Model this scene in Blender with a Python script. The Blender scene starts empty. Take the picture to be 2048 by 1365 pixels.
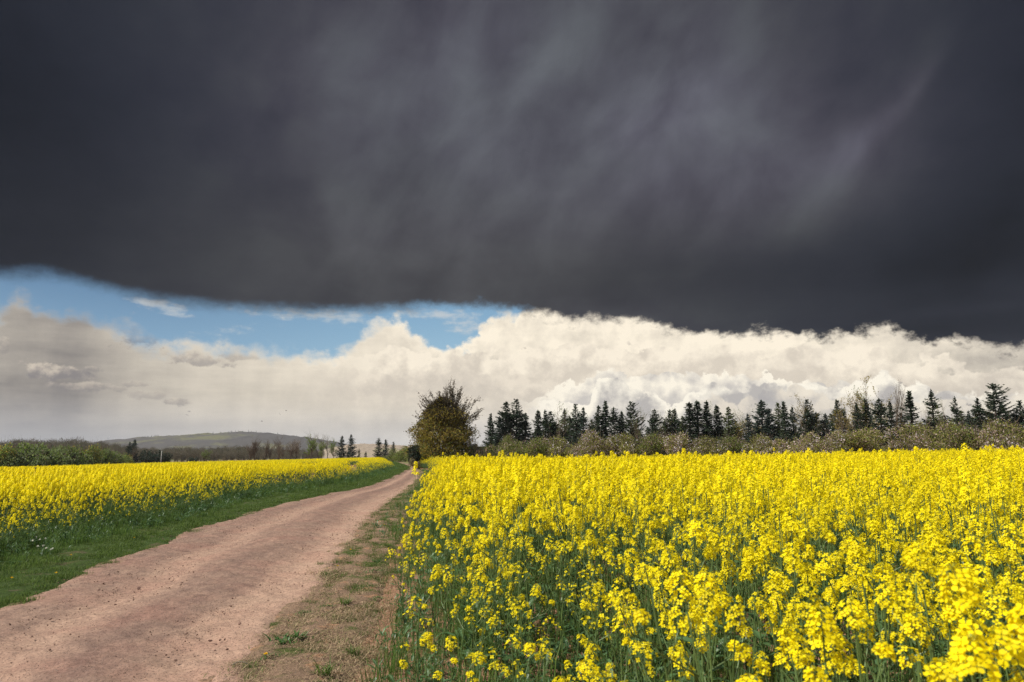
import bpy, math, random
import numpy as np
from mathutils import Vector, Matrix, Euler

# ------------------------------------------------------------------ camera, world, sun, exposure
scene = bpy.context.scene
COL = scene.collection
F = 1365.0                       # focal length in photo pixels (24 mm lens on a 36 mm frame, photo 2048 wide)
PITCH = math.atan(223.0 / F)
EYE = 1.75
EXPOSURE = 0.5
SUN_AZ, SUN_EL = math.radians(-110.0), math.radians(50.0)

cam_data = bpy.data.cameras.new('camera')
cam_data.lens = 24.0
cam_data.sensor_width = 36.0
cam_data.clip_start = 0.05
cam_data.clip_end = 20000.0
cam_data.dof.use_dof = True
cam_data.dof.focus_distance = 11.0
cam_data.dof.aperture_fstop = 3.6
cam = bpy.data.objects.new('camera', cam_data)
cam.location = (0, 0, EYE)
cam.rotation_euler = (math.pi / 2 + PITCH, 0, 0)
COL.objects.link(cam)
scene.camera = cam

scene.view_settings.view_transform = 'Standard'
scene.view_settings.look = 'None'
scene.view_settings.gamma = 1.0
scene.view_settings.use_curve_mapping = False
scene.view_settings.exposure = EXPOSURE
scene.cycles.use_denoising = True
scene.cycles.denoiser = 'OPENIMAGEDENOISE'
scene.cycles.denoising_input_passes = 'RGB_ALBEDO_NORMAL'
scene.cycles.denoising_prefilter = 'NONE'
scene.cycles.max_bounces = 7
scene.cycles.diffuse_bounces = 3
scene.cycles.transmission_bounces = 4
scene.cycles.transparent_max_bounces = 8
scene.cycles.volume_bounces = 0
scene.cycles.sample_clamp_indirect = 4.0

sun_data = bpy.data.lights.new('sun', 'SUN')
sun_data.energy = 4.6
sun_data.angle = math.radians(0.5)
sun_data.color = (1.0, 0.95, 0.86)
sun = bpy.data.objects.new('sun', sun_data)
sd = Vector((math.sin(SUN_AZ) * math.cos(SUN_EL), math.cos(SUN_AZ) * math.cos(SUN_EL), math.sin(SUN_EL)))
sun.rotation_euler = sd.to_track_quat('Z', 'Y').to_euler()
sun.location = sd * 300
COL.objects.link(sun)


def lin(r, g=None, b=None):
    if g is None:
        r, g, b = r
    f = lambda c: (c / 255 / 12.92) if c / 255 <= 0.04045 else ((c / 255 + 0.055) / 1.055) ** 2.4
    return (f(r), f(g), f(b))


def azel(px, py):
    """direction (azimuth from straight ahead, elevation) that a point of the photograph was seen in"""
    vx, vy = (px - 1024) / F, (682.5 - py) / F
    fw = math.cos(PITCH) - math.sin(PITCH) * vy
    up = math.sin(PITCH) + math.cos(PITCH) * vy
    return math.atan2(vx, fw), math.atan2(up, math.hypot(vx, fw))


# ---- a small expression layer over shader nodes
class X:
    tree = None

    def __init__(self, s):
        self.s = s

    def _m(self, op, *a):
        n = X.tree.nodes.new('ShaderNodeMath')
        n.operation = op
        for i, v in enumerate((self,) + a):
            put(n.inputs[i], v)
        return X(n.outputs[0])

    def __add__(self, o): return self._m('ADD', o)
    def __radd__(self, o): return self._m('ADD', o)
    def __sub__(self, o): return self._m('SUBTRACT', o)
    def __rsub__(self, o): return const(o)._m('SUBTRACT', self)
    def __mul__(self, o): return self._m('MULTIPLY', o)
    def __rmul__(self, o): return self._m('MULTIPLY', o)
    def __truediv__(self, o): return self._m('DIVIDE', o)
    def max(self, o): return self._m('MAXIMUM', o)
    def min(self, o): return self._m('MINIMUM', o)
    def exp(self): return self._m('EXPONENT')
    def pow(self, o): return self._m('POWER', o)
    def clamp(self): return self.max(0.0).min(1.0)


def put(inp, v):
    if isinstance(v, X):
        X.tree.links.new(v.s, inp)
    else:
        try:
            inp.default_value = v
        except Exception:
            inp.default_value = (v[0], v[1], v[2], 1.0) if len(v) == 3 else v


def const(v):
    n = X.tree.nodes.new('ShaderNodeValue')
    n.outputs[0].default_value = v
    return X(n.outputs[0])


def smooth(a, b, x, lo=0.0, hi=1.0):
    n = X.tree.nodes.new('ShaderNodeMapRange')
    n.interpolation_type = 'SMOOTHSTEP'
    put(n.inputs[0], x); put(n.inputs[1], a); put(n.inputs[2], b); put(n.inputs[3], lo); put(n.inputs[4], hi)
    return X(n.outputs[0])


def vec(x, y, z=0.0):
    n = X.tree.nodes.new('ShaderNodeCombineXYZ')
    put(n.inputs[0], x); put(n.inputs[1], y); put(n.inputs[2], z)
    return X(n.outputs[0])


def noise(v, scale, detail=4.0, rough=0.5, dist=0.0, colour=False):
    n = X.tree.nodes.new('ShaderNodeTexNoise')
    put(n.inputs['Vector'], v)
    put(n.inputs['Scale'], scale); put(n.inputs['Detail'], detail); put(n.inputs['Roughness'], rough); put(n.inputs['Distortion'], dist)
    return X(n.outputs[1 if colour else 0])


def voronoi(v, scale, feature='F1', out=0):
    n = X.tree.nodes.new('ShaderNodeTexVoronoi')
    n.feature = feature
    put(n.inputs['Vector'], v); put(n.inputs['Scale'], scale)
    return X(n.outputs[out])


def mixc(f, a, b, mode='MIX'):
    n = X.tree.nodes.new('ShaderNodeMix')
    n.data_type = 'RGBA'
    n.blend_type = mode
    put(n.inputs[0], f); put(n.inputs[6], a); put(n.inputs[7], b)
    return X(n.outputs[2])


def scalec(c, f):
    n = X.tree.nodes.new('ShaderNodeVectorMath')
    n.operation = 'SCALE'
    put(n.inputs[0], c if isinstance(c, X) else c[:3]); put(n.inputs[3], f)
    return X(n.outputs[0])


def curve(x, pts, lo, hi, ymin, ymax):
    """piecewise smooth function of x given as (x, y) points"""
    n = X.tree.nodes.new('ShaderNodeFloatCurve')
    put(n.inputs['Value'], ((x - lo) / (hi - lo)).clamp())
    c = n.mapping.curves[0]
    pts = sorted(pts)
    pp = [((a - lo) / (hi - lo), (b - ymin) / (ymax - ymin)) for a, b in pts]
    pp = [(0.0, pp[0][1])] + [p for p in pp if 0.001 < p[0] < 0.999] + [(1.0, pp[-1][1])]
    c.points[0].location = pp[0]
    c.points[1].location = pp[-1]
    for p in pp[1:-1]:
        c.points.new(*p)
    n.mapping.update()
    return X(n.outputs[0]) * (ymax - ymin) + ymin


def build_sky():
    world = bpy.data.worlds.new('World')
    scene.world = world
    world.use_nodes = True
    t = world.node_tree
    t.nodes.clear()
    X.tree = t
    tc = t.nodes.new('ShaderNodeTexCoord')
    sep = t.nodes.new('ShaderNodeSeparateXYZ')
    t.links.new(tc.outputs['Generated'], sep.inputs[0])
    dx, dy, dz = (X(o) for o in sep.outputs)
    az = dx._m('ARCTAN2', dy)
    el = dz._m('ARCSINE')
    p = vec(az, el)
    sky = t.nodes.new('ShaderNodeTexSky')
    sky.sky_type = 'NISHITA'
    sky.sun_disc = False
    sky.sun_elevation = SUN_EL
    sky.sun_rotation = SUN_AZ
    sky.air_density = 1.0
    sky.dust_density = 0.6
    A0, A1, E0, E1 = -0.75, 0.75, 0.0, 0.5

    def edge(pix):
        return curve(az, [azel(*q) for q in pix], A0, A1, E0, E1)

    def spot(px, py, wx, wy, rot=0.0):
        a, e = azel(px, py)
        u, v = az - a, el - e
        if rot:
            c, s = math.cos(math.radians(rot)), math.sin(math.radians(rot))
            u, v = u * c + v * s, v * c - u * s
        u, v = u * (F / wx), v * (F / wy)
        return ((u * u + v * v) * -1.0).exp()

    n_big = noise(p, 5.0, 5.0, 0.55)
    n_mid = noise(vec(az, el * 1.6, 3.1), 16.0, 6.0, 0.6)
    n_fine = noise(vec(az * 1.0, el * 1.3, 7.7), 42.0, 5.0, 0.62)
    n_xf = noise(vec(az, el * 1.2, 2.2), 95.0, 4.0, 0.6)
    puff = voronoi(vec(az + (n_fine - 0.5) * 0.02, el * 1.15 + (n_mid - 0.5) * 0.02, 0.3), 34.0)
    puff2 = voronoi(vec(az + (n_xf - 0.5) * 0.01, el * 1.1, 1.3), 78.0)
    warp = (n_mid - 0.5) * 0.050 + (n_fine - 0.5) * 0.040 + (n_xf - 0.5) * 0.016 - (puff - 0.35) * 0.022 - (puff2 - 0.35) * 0.010

    # --- clear air: the Nishita blue, mixed mostly with set blues, paler low down and rightwards
    blue = mixc(0.75, scalec(X(sky.outputs[0]), 0.1), mixc(smooth(0.10, 0.27, el), mixc(smooth(-0.6, 0.0, az), lin(128, 166, 196), lin(160, 198, 220)), mixc(smooth(-0.6, -0.1, az), lin(70, 110, 148), lin(112, 158, 194))))

    # --- high pale cloud deck under the storm
    e_deck = edge([(0, 597), (30, 580), (48, 574), (75, 598), (150, 612), (240, 628), (310, 655), (420, 664), (500, 682), (600, 690),
                   (690, 682), (725, 652), (790, 627), (825, 650), (850, 680), (880, 691), (930, 682), (960, 650), (1010, 618), (1100, 590), (2048, 560)])
    relief = noise(p, 17.0, 6.0, 0.58) - noise(vec(az - 0.012, el + 0.016), 17.0, 6.0, 0.58)
    relief_f = noise(p, 40.0, 5.0, 0.6) - noise(vec(az - 0.005, el + 0.007), 40.0, 5.0, 0.6)
    deck_a = smooth(-0.002, smooth(-0.45, 0.05, az, 0.026, 0.009) + smooth(0.45, 0.7, noise(p, 9.0, 2.0, 0.5)) * 0.02, e_deck + warp * 0.8 - el)
    tone = curve(az, [(azel(x, 760)[0], y) for x, y in [(0, 0.17), (80, 0.14), (200, 0.27), (320, 0.46), (500, 0.58), (700, 0.68), (900, 0.74), (1200, 0.84), (1450, 0.92), (1650, 0.82), (1850, 0.62), (2048, 0.42)]], A0, A1, 0.0, 1.2)
    streak = noise(vec(az * 22.0, el * 1.2), 1.0, 4.0, 0.5) - 0.5
    layer = noise(vec(az * 5.0 - el * 6.0, el * 34.0), 1.0, 5.0, 0.55) - 0.5
    tone = tone + streak * smooth(0.15, -0.45, az) * 0.26 + layer * 0.50 + relief * 0.9 * smooth(-0.45, 0.1, az, 0.25, 1.0) + relief_f * 0.28 * smooth(-0.3, 0.1, az, 0.2, 1.0)
    tone = tone + smooth(0.07, 0.16, el) * 0.10 - smooth(0.075, 0.0, el) * 0.16
    tone = tone + smooth(0.03, 0.0, e_deck + warp - el) * 0.16
    lit = mixc(tone.clamp(), mixc(0.0, lin(118, 114, 114), (0, 0, 0)), lin(255, 243, 222))
    low = smooth(0.085, 0.012, el)
    lit = mixc(low * 0.55 * smooth(0.5, 0.0, az, 0.35, 1.0), lit, lin(196, 194, 196))

    # --- cumulus banks standing over the trees, each a ridge with a sunlit rim and a grey body
    def bank(img, pix, seed, amp, body, rim, depth, soft=0.004, fade=None):
        e = edge(pix) + (noise(vec(az, el * 1.1, seed), 22.0, 5.0, 0.60) - 0.5) * amp * 1.6 + (noise(vec(az, el * 1.1, seed + 5.0), 62.0, 4.0, 0.6) - 0.5) * amp * 1.1 + (voronoi(vec(az, el, seed), 52.0) - 0.4) * (-0.016)
        d = e - el
        a = smooth(0.0, soft, d)
        rr = noise(vec(az, el, seed), 24.0, 6.0, 0.6) - noise(vec(az - 0.010, el + 0.010, seed), 24.0, 6.0, 0.6)
        ln = noise(vec(az, el, seed + 2.0), 13.0, 3.0, 0.5)
        k = (smooth(depth * 1.6, 0.0, d) * smooth(0.36, 0.60, ln, 0.25, 1.05) + rr * 3.0 + (ln - 0.42) * 0.9).clamp()
        c = mixc(k, body, rim)
        a = a * smooth(depth * 3.2, depth * 1.2, d)
        if fade is not None:
            a = a * fade
        return mixc(a, img, c)

    img = lit
    img = bank(img, [(0, 900), (560, 760), (640, 712), (720, 700), (790, 690), (860, 705), (960, 700), (1060, 690), (1180, 688), (1300, 690), (1450, 700), (1560, 700), (1700, 694), (1850, 712), (2048, 720)], 6.6, 0.03,
               lin(214, 203, 188), lin(252, 240, 220), 0.030, 0.006, fade=smooth(-0.32, -0.15, az) * 0.85)
    img = bank(img, [(0, 900), (480, 800), (560, 745), (700, 738), (800, 745), (900, 738), (1000, 752), (1150, 760), (1300, 800), (2048, 900)], 8.3, 0.02,
               lin(205, 195, 182), lin(238, 226, 208), 0.022, 0.007, fade=smooth(-0.34, -0.2, az) * smooth(0.2, 0.05, az) * 0.7)
    img = bank(img, [(900, 830), (1020, 800), (1070, 792), (1100, 770), (1160, 752), (1260, 742), (1340, 740), (1420, 742), (1520, 752), (1600, 760), (1720, 770), (1850, 790), (2048, 800)], 1.3, 0.03,
               lin(205, 199, 192), lin(255, 246, 228), 0.035, fade=smooth(-0.02, 0.08, az) * smooth(0.72, 0.55, az))
    img = bank(img, [(0, 960), (1020, 900), (1060, 812), (1095, 790), (1130, 800), (1165, 806), (1190, 770), (1215, 752), (1245, 762), (1275, 782), (1310, 778), (1340, 800), (1380, 782), (1420, 768), (1460, 778), (1500, 770), (1550, 764), (1600, 764), (1660, 775), (1700, 765), (1740, 752), (1775, 750), (1815, 762), (1860, 778), (1950, 790), (2048, 785)], 4.2, 0.022,
               lin(186, 181, 177), lin(255, 247, 230), 0.028, fade=smooth(0.0, 0.06, az))
    img = bank(img, [(0, 960), (1340, 960), (1385, 805), (1430, 790), (1480, 795), (1560, 772), (1610, 768), (1660, 788), (1720, 792), (1800, 800), (1900, 792), (2048, 780)], 9.1, 0.02,
               lin(174, 170, 169), lin(235, 224, 206), 0.03, fade=smooth(0.22, 0.30, az) * 0.8)
    # small ragged clouds adrift before the rain curtain at the left
    for (px, py, wx, wy, k) in [(285, 672, 46, 24, 0.9), (385, 718, 62, 17, 0.6), (125, 745, 58, 20, 0.9), (165, 775, 55, 12, 0.55), (185, 738, 22, 9, 0.5), (355, 803, 26, 9, 0.55), (275, 768, 28, 7, 0.4), (300, 790, 34, 10, 0.35), (470, 712, 50, 10, 0.35), (5, 690, 14, 18, 0.4)]:
        s = spot(px, py, wx, wy)
        m = smooth(0.34, 0.62, s * 0.85 + (n_fine - 0.5) * 1.5 + (n_mid - 0.5) * 0.9)
        c = mixc(smooth(-0.5, 1.0, (el - azel(px, py)[1]) * (F / wy) + relief_f * 3.0), lin(136, 131, 131), lin(216, 203, 186))
        img = mixc(m * k, img, c)
    fair = mixc(deck_a, blue, img)
    wis = spot(335, 618, 52, 12, -8) * 0.55 + spot(300, 604, 40, 9) * 0.40 + spot(870, 628, 90, 13) * 0.55 + spot(600, 628, 130, 13) * 0.55 + spot(700, 640, 40, 22) * 0.3 + spot(470, 660, 90, 12, 8) * 0.4 + spot(930, 650, 50, 24) * 0.45
    fair = mixc((smooth(0.20, 0.80, wis + ((n_fine - 0.5) * 1.3 + (noise(vec(az * 0.6, el * 2.2, 5.5), 60.0, 5.0, 0.6) - 0.5) * 1.0) * smooth(0.05, 0.3, wis)) * 0.7), fair, lin(205, 208, 208))

    # --- the storm cloud: a dark sheet overhead
    inv = const(1.0) / (dz.max(0.02) + 0.06)
    q = vec(dx * inv, dy * inv)
    s1 = noise(q, 0.9, 6.0, 0.55, 0.3) - 0.5
    s2 = noise(vec(az * 1.15 - el * 0.4, el, 4.0), 7.5, 6.0, 0.52, 0.25) - 0.5
    s3 = noise(vec(az * 1.1 + el * 0.8, el * 1.5 - az * 0.5, 9.0), 19.0, 5.0, 0.58) - 0.5
    v = const(0.275) + s1 * 0.10 + s2 * 0.115 + s3 * 0.030
    for (px, py, wx, wy, rot, amp) in [(1020, 200, 520, 330, 0, 0.17), (1450, 330, 260, 170, 0, 0.06), (1400, 190, 110, 60, 20, 0.05), (-80, 60, 420, 420, 0, -0.14), (0, 520, 260, 240, 0, -0.06),
                                       (1900, 560, 380, 170, 8, -0.14), (2100, 120, 300, 330, 0, -0.11), (1640, 380, 260, 150, 15, 0.10), (1520, 530, 320, 80, 0, -0.08), (1300, 540, 240, 60, 0, -0.03), (700, 500, 360, 100, 0, 0.03),
                                       (1770, 240, 90, 22, 48, 0.07), (1700, 290, 60, 26, 40, 0.06), (1840, 170, 60, 14, 48, 0.05), (300, 260, 260, 180, 0, 0.0), (620, 140, 110, 60, 30, 0.04), (1300, 250, 120, 60, 10, 0.04), (1160, 640, 120, 26, 0, 0.06), (1950, 620, 160, 14, 0, 0.04)]:
        if amp:
            v = v + spot(px, py, wx, wy, rot) * (amp * 0.62) * (1.0 + s2 * 1.8)
    v = v.max(0.08).min(0.8)
    grey = v.pow(2.2)
    hue = mixc(smooth(-0.25, 0.25, s1 + s2 * 0.6), (1.00, 0.95, 1.20, 1), (0.94, 1.00, 1.07, 1))
    hue = mixc(smooth(0.33, 0.16, v), hue, (0.80, 0.93, 1.32, 1))
    hue = mixc(spot(900, 560, 700, 170) * 0.75, hue, (1.00, 1.00, 1.00, 1))
    dark = scalec(mixc(1.0, hue, (0.98, 0.985, 1.05, 1), 'MULTIPLY'), grey * 0.86)
    e_dark = edge([(0, 548), (110, 552), (200, 572), (300, 598), (430, 614), (600, 620), (700, 622), (800, 612), (900, 612), (1000, 612), (1060, 630), (1150, 640), (1250, 642), (1300, 650), (1340, 662), (1440, 668), (1520, 660), (1610, 676), (1690, 672), (1750, 664), (1800, 664), (1900, 678), (1980, 690), (2048, 700)])
    rag = smooth(-0.35, 0.25, az, 0.30, 1.0)
    ew = (n_mid - 0.5) * 0.014 + ((n_mid - 0.5) * 0.026 + (n_fine - 0.5) * 0.044 + (n_xf - 0.5) * 0.010) * rag * smooth(0.2, 0.6, az, 1.0, 1.35)
    dd = el - e_dark + ew * smooth(0.040, 0.004, el - e_dark)
    wid = smooth(-0.35, 0.25, az, 0.014, 0.009)
    da = ((dd / wid) * 0.5 + 0.5).clamp()
    da = da * da * (3.0 - da * 2.0)
    # the sheet ends overhead; behind it broken cloud and the open sky the sun shines through
    fwd = dy - dz * 0.4 + s1 * 0.25
    da = da * smooth(0.02, 0.22, fwd)
    back = smooth(0.5, 0.62, noise(q, 0.7, 6.0, 0.55)) * smooth(0.30, 0.05, fwd)
    fair = mixc(smooth(0.25, 0.0, dy), fair, mixc(back, scalec(X(sky.outputs[0]), 0.1), (0.75, 0.74, 0.72, 1)))
    img = mixc(da, fair, dark)
    bg = t.nodes.new('ShaderNodeBackground')
    bg.inputs[1].default_value = 0.1
    put(bg.inputs[0], scalec(img, 10.0 / 2 ** EXPOSURE))
    out = t.nodes.new('ShaderNodeOutputWorld')
    t.links.new(bg.outputs[0], out.inputs[0])
    world.cycles.sampling_method = 'MANUAL'
    world.cycles.sample_map_resolution = 1024


build_sky()
# ------------------------------------------------------------------ materials
def new_mat(name):
    m = bpy.data.materials.new(name)
    m.use_nodes = True
    t = m.node_tree
    t.nodes.clear()
    X.tree = t
    out = t.nodes.new('ShaderNodeOutputMaterial')
    return m, t, out


def obj_coord():
    n = X.tree.nodes.new('ShaderNodeTexCoord')
    return X(n.outputs['Object'])


def geo_pos():
    n = X.tree.nodes.new('ShaderNodeNewGeometry')
    return X(n.outputs['Position'])


def rand_island():
    n = X.tree.nodes.new('ShaderNodeNewGeometry')
    return X(n.outputs['Random Per Island'])


def rand_object():
    n = X.tree.nodes.new('ShaderNodeObjectInfo')
    return X(n.outputs['Random'])


def bump(h, strength, dist):
    n = X.tree.nodes.new('ShaderNodeBump')
    put(n.inputs['Height'], h)
    n.inputs['Strength'].default_value = strength
    n.inputs['Distance'].default_value = dist
    return X(n.outputs[0])


def shade(t, out, col, rough=0.7, spec=0.3, trans=0.0, tcol=None, normal=None):
    b = t.nodes.new('ShaderNodeBsdfPrincipled')
    put(b.inputs['Base Color'], col)
    put(b.inputs['Roughness'], rough)
    b.inputs['Specular IOR Level'].default_value = spec
    if normal is not None:
        put(b.inputs['Normal'], normal)
    if trans > 0:
        tr = t.nodes.new('ShaderNodeBsdfTranslucent')
        put(tr.inputs[0], tcol if tcol is not None else col)
        mx = t.nodes.new('ShaderNodeMixShader')
        mx.inputs[0].default_value = trans
        t.links.new(b.outputs[0], mx.inputs[1])
        t.links.new(tr.outputs[0], mx.inputs[2])
        t.links.new(mx.outputs[0], out.inputs[0])
    else:
        t.links.new(b.outputs[0], out.inputs[0])


def leaf_mat(name, c1, c2, trans=0.35, rough=0.55, spec=0.3, tboost=1.3, c3=None):
    """leaves, petals, needles: colour differs from piece to piece and from plant to plant"""
    m, t, out = new_mat(name)
    r = rand_island()
    c = mixc(r, c1 + (1,), c2 + (1,))
    if c3 is not None:
        c = mixc(smooth(0.72, 0.80, (r * 7.13)._m('FRACT')), c, c3 + (1,))
    o = rand_object()
    c = scalec(c, o * 0.35 + 0.82)
    shade(t, out, c, rough, spec, trans, scalec(c, tboost))
    return m


M = {}
M['petal'] = leaf_mat('petal', (0.84, 0.67, 0.004), (0.88, 0.76, 0.008), 0.40, 0.6, 0.15, 1.05)
M['bud'] = leaf_mat('bud', (0.30, 0.33, 0.02), (0.52, 0.46, 0.02), 0.25)
M['rape_stem'] = leaf_mat('rape_stem', (0.075, 0.125, 0.035), (0.12, 0.17, 0.05), 0.15, 0.5, 0.4)
M['rape_leaf'] = leaf_mat('rape_leaf', (0.045, 0.10, 0.035), (0.085, 0.15, 0.055), 0.3, 0.45, 0.4)
M['grass'] = leaf_mat('grass', (0.048, 0.092, 0.016), (0.125, 0.175, 0.04), 0.5, 0.5, 0.3)
M['grass_tall'] = leaf_mat('grass_tall', (0.055, 0.11, 0.02), (0.13, 0.195, 0.045), 0.5, 0.5, 0.3)
M['straw'] = leaf_mat('straw', (0.20, 0.135, 0.085), (0.38, 0.28, 0.17), 0.2, 0.7, 0.2, 1.1, (0.10, 0.13, 0.03))
M['weed'] = leaf_mat('weed', (0.035, 0.085, 0.02), (0.07, 0.14, 0.03), 0.3, 0.4, 0.45)
M['needle'] = leaf_mat('needle', (0.018, 0.030, 0.016), (0.034, 0.050, 0.026), 0.15, 0.6, 0.2)
M['needle_blue'] = leaf_mat('needle_blue', (0.020, 0.034, 0.024), (0.036, 0.054, 0.040), 0.15, 0.6, 0.2)
M['needle_light'] = leaf_mat('needle_light', (0.05, 0.065, 0.022), (0.09, 0.105, 0.04), 0.25, 0.6, 0.2)
M['leaf_olive'] = leaf_mat('leaf_olive', (0.30, 0.24, 0.038), (0.42, 0.33, 0.075), 0.5, 0.6, 0.2, 1.2, (0.17, 0.11, 0.045))
M['leaf_dark_brown'] = leaf_mat('leaf_dark_brown', (0.035, 0.028, 0.014), (0.065, 0.048, 0.022), 0.2)
M['leaf_green'] = leaf_mat('leaf_green', (0.10, 0.15, 0.025), (0.18, 0.235, 0.05), 0.48)
M['leaf_sage'] = leaf_mat('leaf_sage', (0.11, 0.145, 0.05), (0.18, 0.215, 0.095), 0.45)
M['leaf_lime'] = leaf_mat('leaf_lime', (0.13, 0.16, 0.03), (0.20, 0.22, 0.05), 0.4)
M['hedge_leaf'] = leaf_mat('hedge_leaf', (0.17, 0.18, 0.035), (0.28, 0.27, 0.07), 0.5)
M['blossom'] = leaf_mat('blossom', (0.36, 0.25, 0.21), (0.52, 0.39, 0.36), 0.35)
M['blossom_white'] = leaf_mat('blossom_white', (0.45, 0.40, 0.42), (0.60, 0.55, 0.56), 0.3)
M['twig'] = leaf_mat('twig', (0.075, 0.052, 0.035), (0.14, 0.10, 0.068), 0.0, 0.8)
M['twig_pale'] = leaf_mat('twig_pale', (0.12, 0.10, 0.07), (0.18, 0.15, 0.11), 0.0, 0.8)
M['twig_haze'] = leaf_mat('twig_haze', (0.12, 0.095, 0.07), (0.19, 0.155, 0.115), 0.2, 0.8, 0.1, 1.0, (0.11, 0.115, 0.05))
M['white_petal'] = leaf_mat('white_petal', (0.62, 0.62, 0.52), (0.72, 0.70, 0.62), 0.3)
M['dandelion'] = leaf_mat('dandelion', (0.75, 0.46, 0.004), (0.80, 0.55, 0.01), 0.25)


def bark_mat(name, c1, c2, scale):
    m, t, out = new_mat(name)
    n = noise(obj_coord(), scale, 5.0, 0.65)
    shade(t, out, mixc(n, c1 + (1,), c2 + (1,)), 0.9, 0.1, normal=bump(n, 0.6, 0.02))
    return m


M['bark'] = bark_mat('bark', (0.045, 0.035, 0.027), (0.12, 0.095, 0.075), 9.0)
M['bark_pale'] = bark_mat('bark_pale', (0.17, 0.15, 0.125), (0.30, 0.27, 0.23), 9.0)
M['post_white'] = bark_mat('post_white', (0.36, 0.35, 0.32), (0.46, 0.45, 0.42), 4.0)
M['stake'] = bark_mat('stake', (0.07, 0.05, 0.025), (0.13, 0.095, 0.05), 20.0)
M['turbine'] = bark_mat('turbine', (0.55, 0.55, 0.56), (0.60, 0.60, 0.61), 0.1)
M['feather'] = bark_mat('feather', (0.012, 0.012, 0.013), (0.03, 0.03, 0.03), 30.0)


def soil_mat():
    m, t, out = new_mat('soil')
    p = geo_pos()
    a = noise(p, 0.35, 5.0, 0.6)
    b = noise(p, 6.0, 6.0, 0.7)
    c = voronoi(p, 38.0)
    col = mixc(a, lin(124, 92, 72), lin(160, 124, 100))
    col = mixc(b, scalec(col, 0.62), scalec(col, 1.15))
    h = b * 0.6 + c * 0.4
    shade(t, out, col, 0.95, 0.1, normal=bump(h, 0.9, 0.03))
    return m


def land_mat():
    """open country: patchwork of meadow and ploughed earth"""
    m, t, out = new_mat('land')
    p = geo_pos()
    a = noise(p, 0.012, 3.0, 0.5)
    b = noise(p, 0.5, 6.0, 0.65)
    col = mixc(smooth(0.45, 0.55, a), lin(96, 104, 62), lin(120, 100, 78))
    col = mixc(b, scalec(col, 0.7), scalec(col, 1.2))
    shade(t, out, col, 0.95, 0.1)
    return m


def track_mat():
    m, t, out = new_mat('dirt_track')
    uv = t.nodes.new('ShaderNodeUVMap')
    s = t.nodes.new('ShaderNodeSeparateXYZ')
    t.links.new(uv.outputs[0], s.inputs[0])
    u, v = X(s.outputs[0]), X(s.outputs[1])           # u metres across from the right edge (0..1), v metres along
    p = geo_pos()
    wob = (noise(vec(u * 1.5, v * 0.06), 1.0, 3.0) - 0.5) * 0.16
    uu = u + wob
    pale = curve(uu, [(0.0, 0.75), (0.08, 0.95), (0.20, 0.85), (0.30, 0.30), (0.40, 0.18), (0.50, 0.30), (0.60, 0.72), (0.70, 0.62), (0.80, 0.25), (0.92, 0.35), (1.0, 0.6)], 0.0, 1.0, 0.0, 1.0)
    patch = noise(vec(u * 3.2, v * 0.07), 1.6, 6.0, 0.68)
    fine = noise(p, 24.0, 6.0, 0.72)
    mid = noise(p, 5.0, 5.0, 0.65)
    k = ((pale - 0.5) * 0.8 + 0.5 + (patch - 0.5) * 1.2 + (mid - 0.5) * 1.3).clamp()
    col = mixc(k, lin(112, 91, 81), lin(162, 134, 115))
    col = mixc(smooth(0.35, 0.8, noise(p, 1.1, 4.0, 0.6)) * 0.35, col, lin(146, 103, 90))
    col = mixc(smooth(0.28, 0.62, fine), scalec(col, 0.70), scalec(col, 1.06))
    st = voronoi(p, 55.0)
    stc = voronoi(p, 55.0, 'F1', 1)
    sep = t.nodes.new('ShaderNodeSeparateColor')
    t.links.new(stc.s, sep.inputs[0])
    pick = smooth(0.50, 0.58, X(sep.outputs[0]) + (0.5 - k) * 0.25)
    stone = smooth(0.42, 0.30, st) * pick
    col = mixc(stone * 0.75, col, mixc(X(sep.outputs[1]), lin(92, 70, 62), lin(150, 128, 116)))
    h = fine * 0.5 + mid * 0.5 + stone * 0.5
    shade(t, out, col, 0.95, 0.12, normal=bump(h, 1.0, 0.018))
    return m


def turf_mat(name, green, brown, bare, gk):
    m, t, out = new_mat(name)
    p = geo_pos()
    a = noise(p, 1.3, 4.0, 0.6)
    b = noise(p, 30.0, 6.0, 0.75)
    c = noise(p, 4.5, 5.0, 0.65)
    col = mixc(smooth(gk - 0.06, gk + 0.06, a), green + (1,), brown + (1,))
    col = mixc(smooth(0.56, 0.66, c), col, bare + (1,))
    col = mixc(smooth(0.25, 0.75, b), scalec(col, 0.45), scalec(col, 1.25))
    shade(t, out, col, 0.95, 0.1, normal=bump(b, 1.0, 0.03))
    return m


def hill_mat(name, wood, meadow, scale, k):
    m, t, out = new_mat(name)
    p = geo_pos()
    a = noise(p, scale, 5.0, 0.6)
    b = noise(p, scale * 14.0, 4.0, 0.7)
    c = voronoi(p, scale * 40.0)
    col = mixc(smooth(k - 0.05, k + 0.06, a), wood + (1,), meadow + (1,))
    col = mixc(b, scalec(col, 0.55), scalec(col, 1.35))
    col = mixc(c, scalec(col, 1.15), scalec(col, 0.7))
    shade(t, out, col, 0.95, 0.05)
    return m


M['soil'] = soil_mat()
M['land'] = land_mat()
M['track'] = track_mat()
M['turf_left'] = turf_mat('turf_left', (0.05, 0.08, 0.02), (0.08, 0.085, 0.03), (0.10, 0.085, 0.05), 0.6)
M['turf_right'] = turf_mat('turf_right', (0.075, 0.10, 0.025), (0.25, 0.165, 0.11), lin(166, 128, 100), 0.40)
M['hill_wood'] = hill_mat('hill_wood', (0.085, 0.078, 0.074), (0.135, 0.13, 0.075), 0.008, 0.56)
M['hill_field'] = hill_mat('hill_field', (0.30, 0.24, 0.18), (0.30, 0.27, 0.15), 0.009, 0.6)


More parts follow.
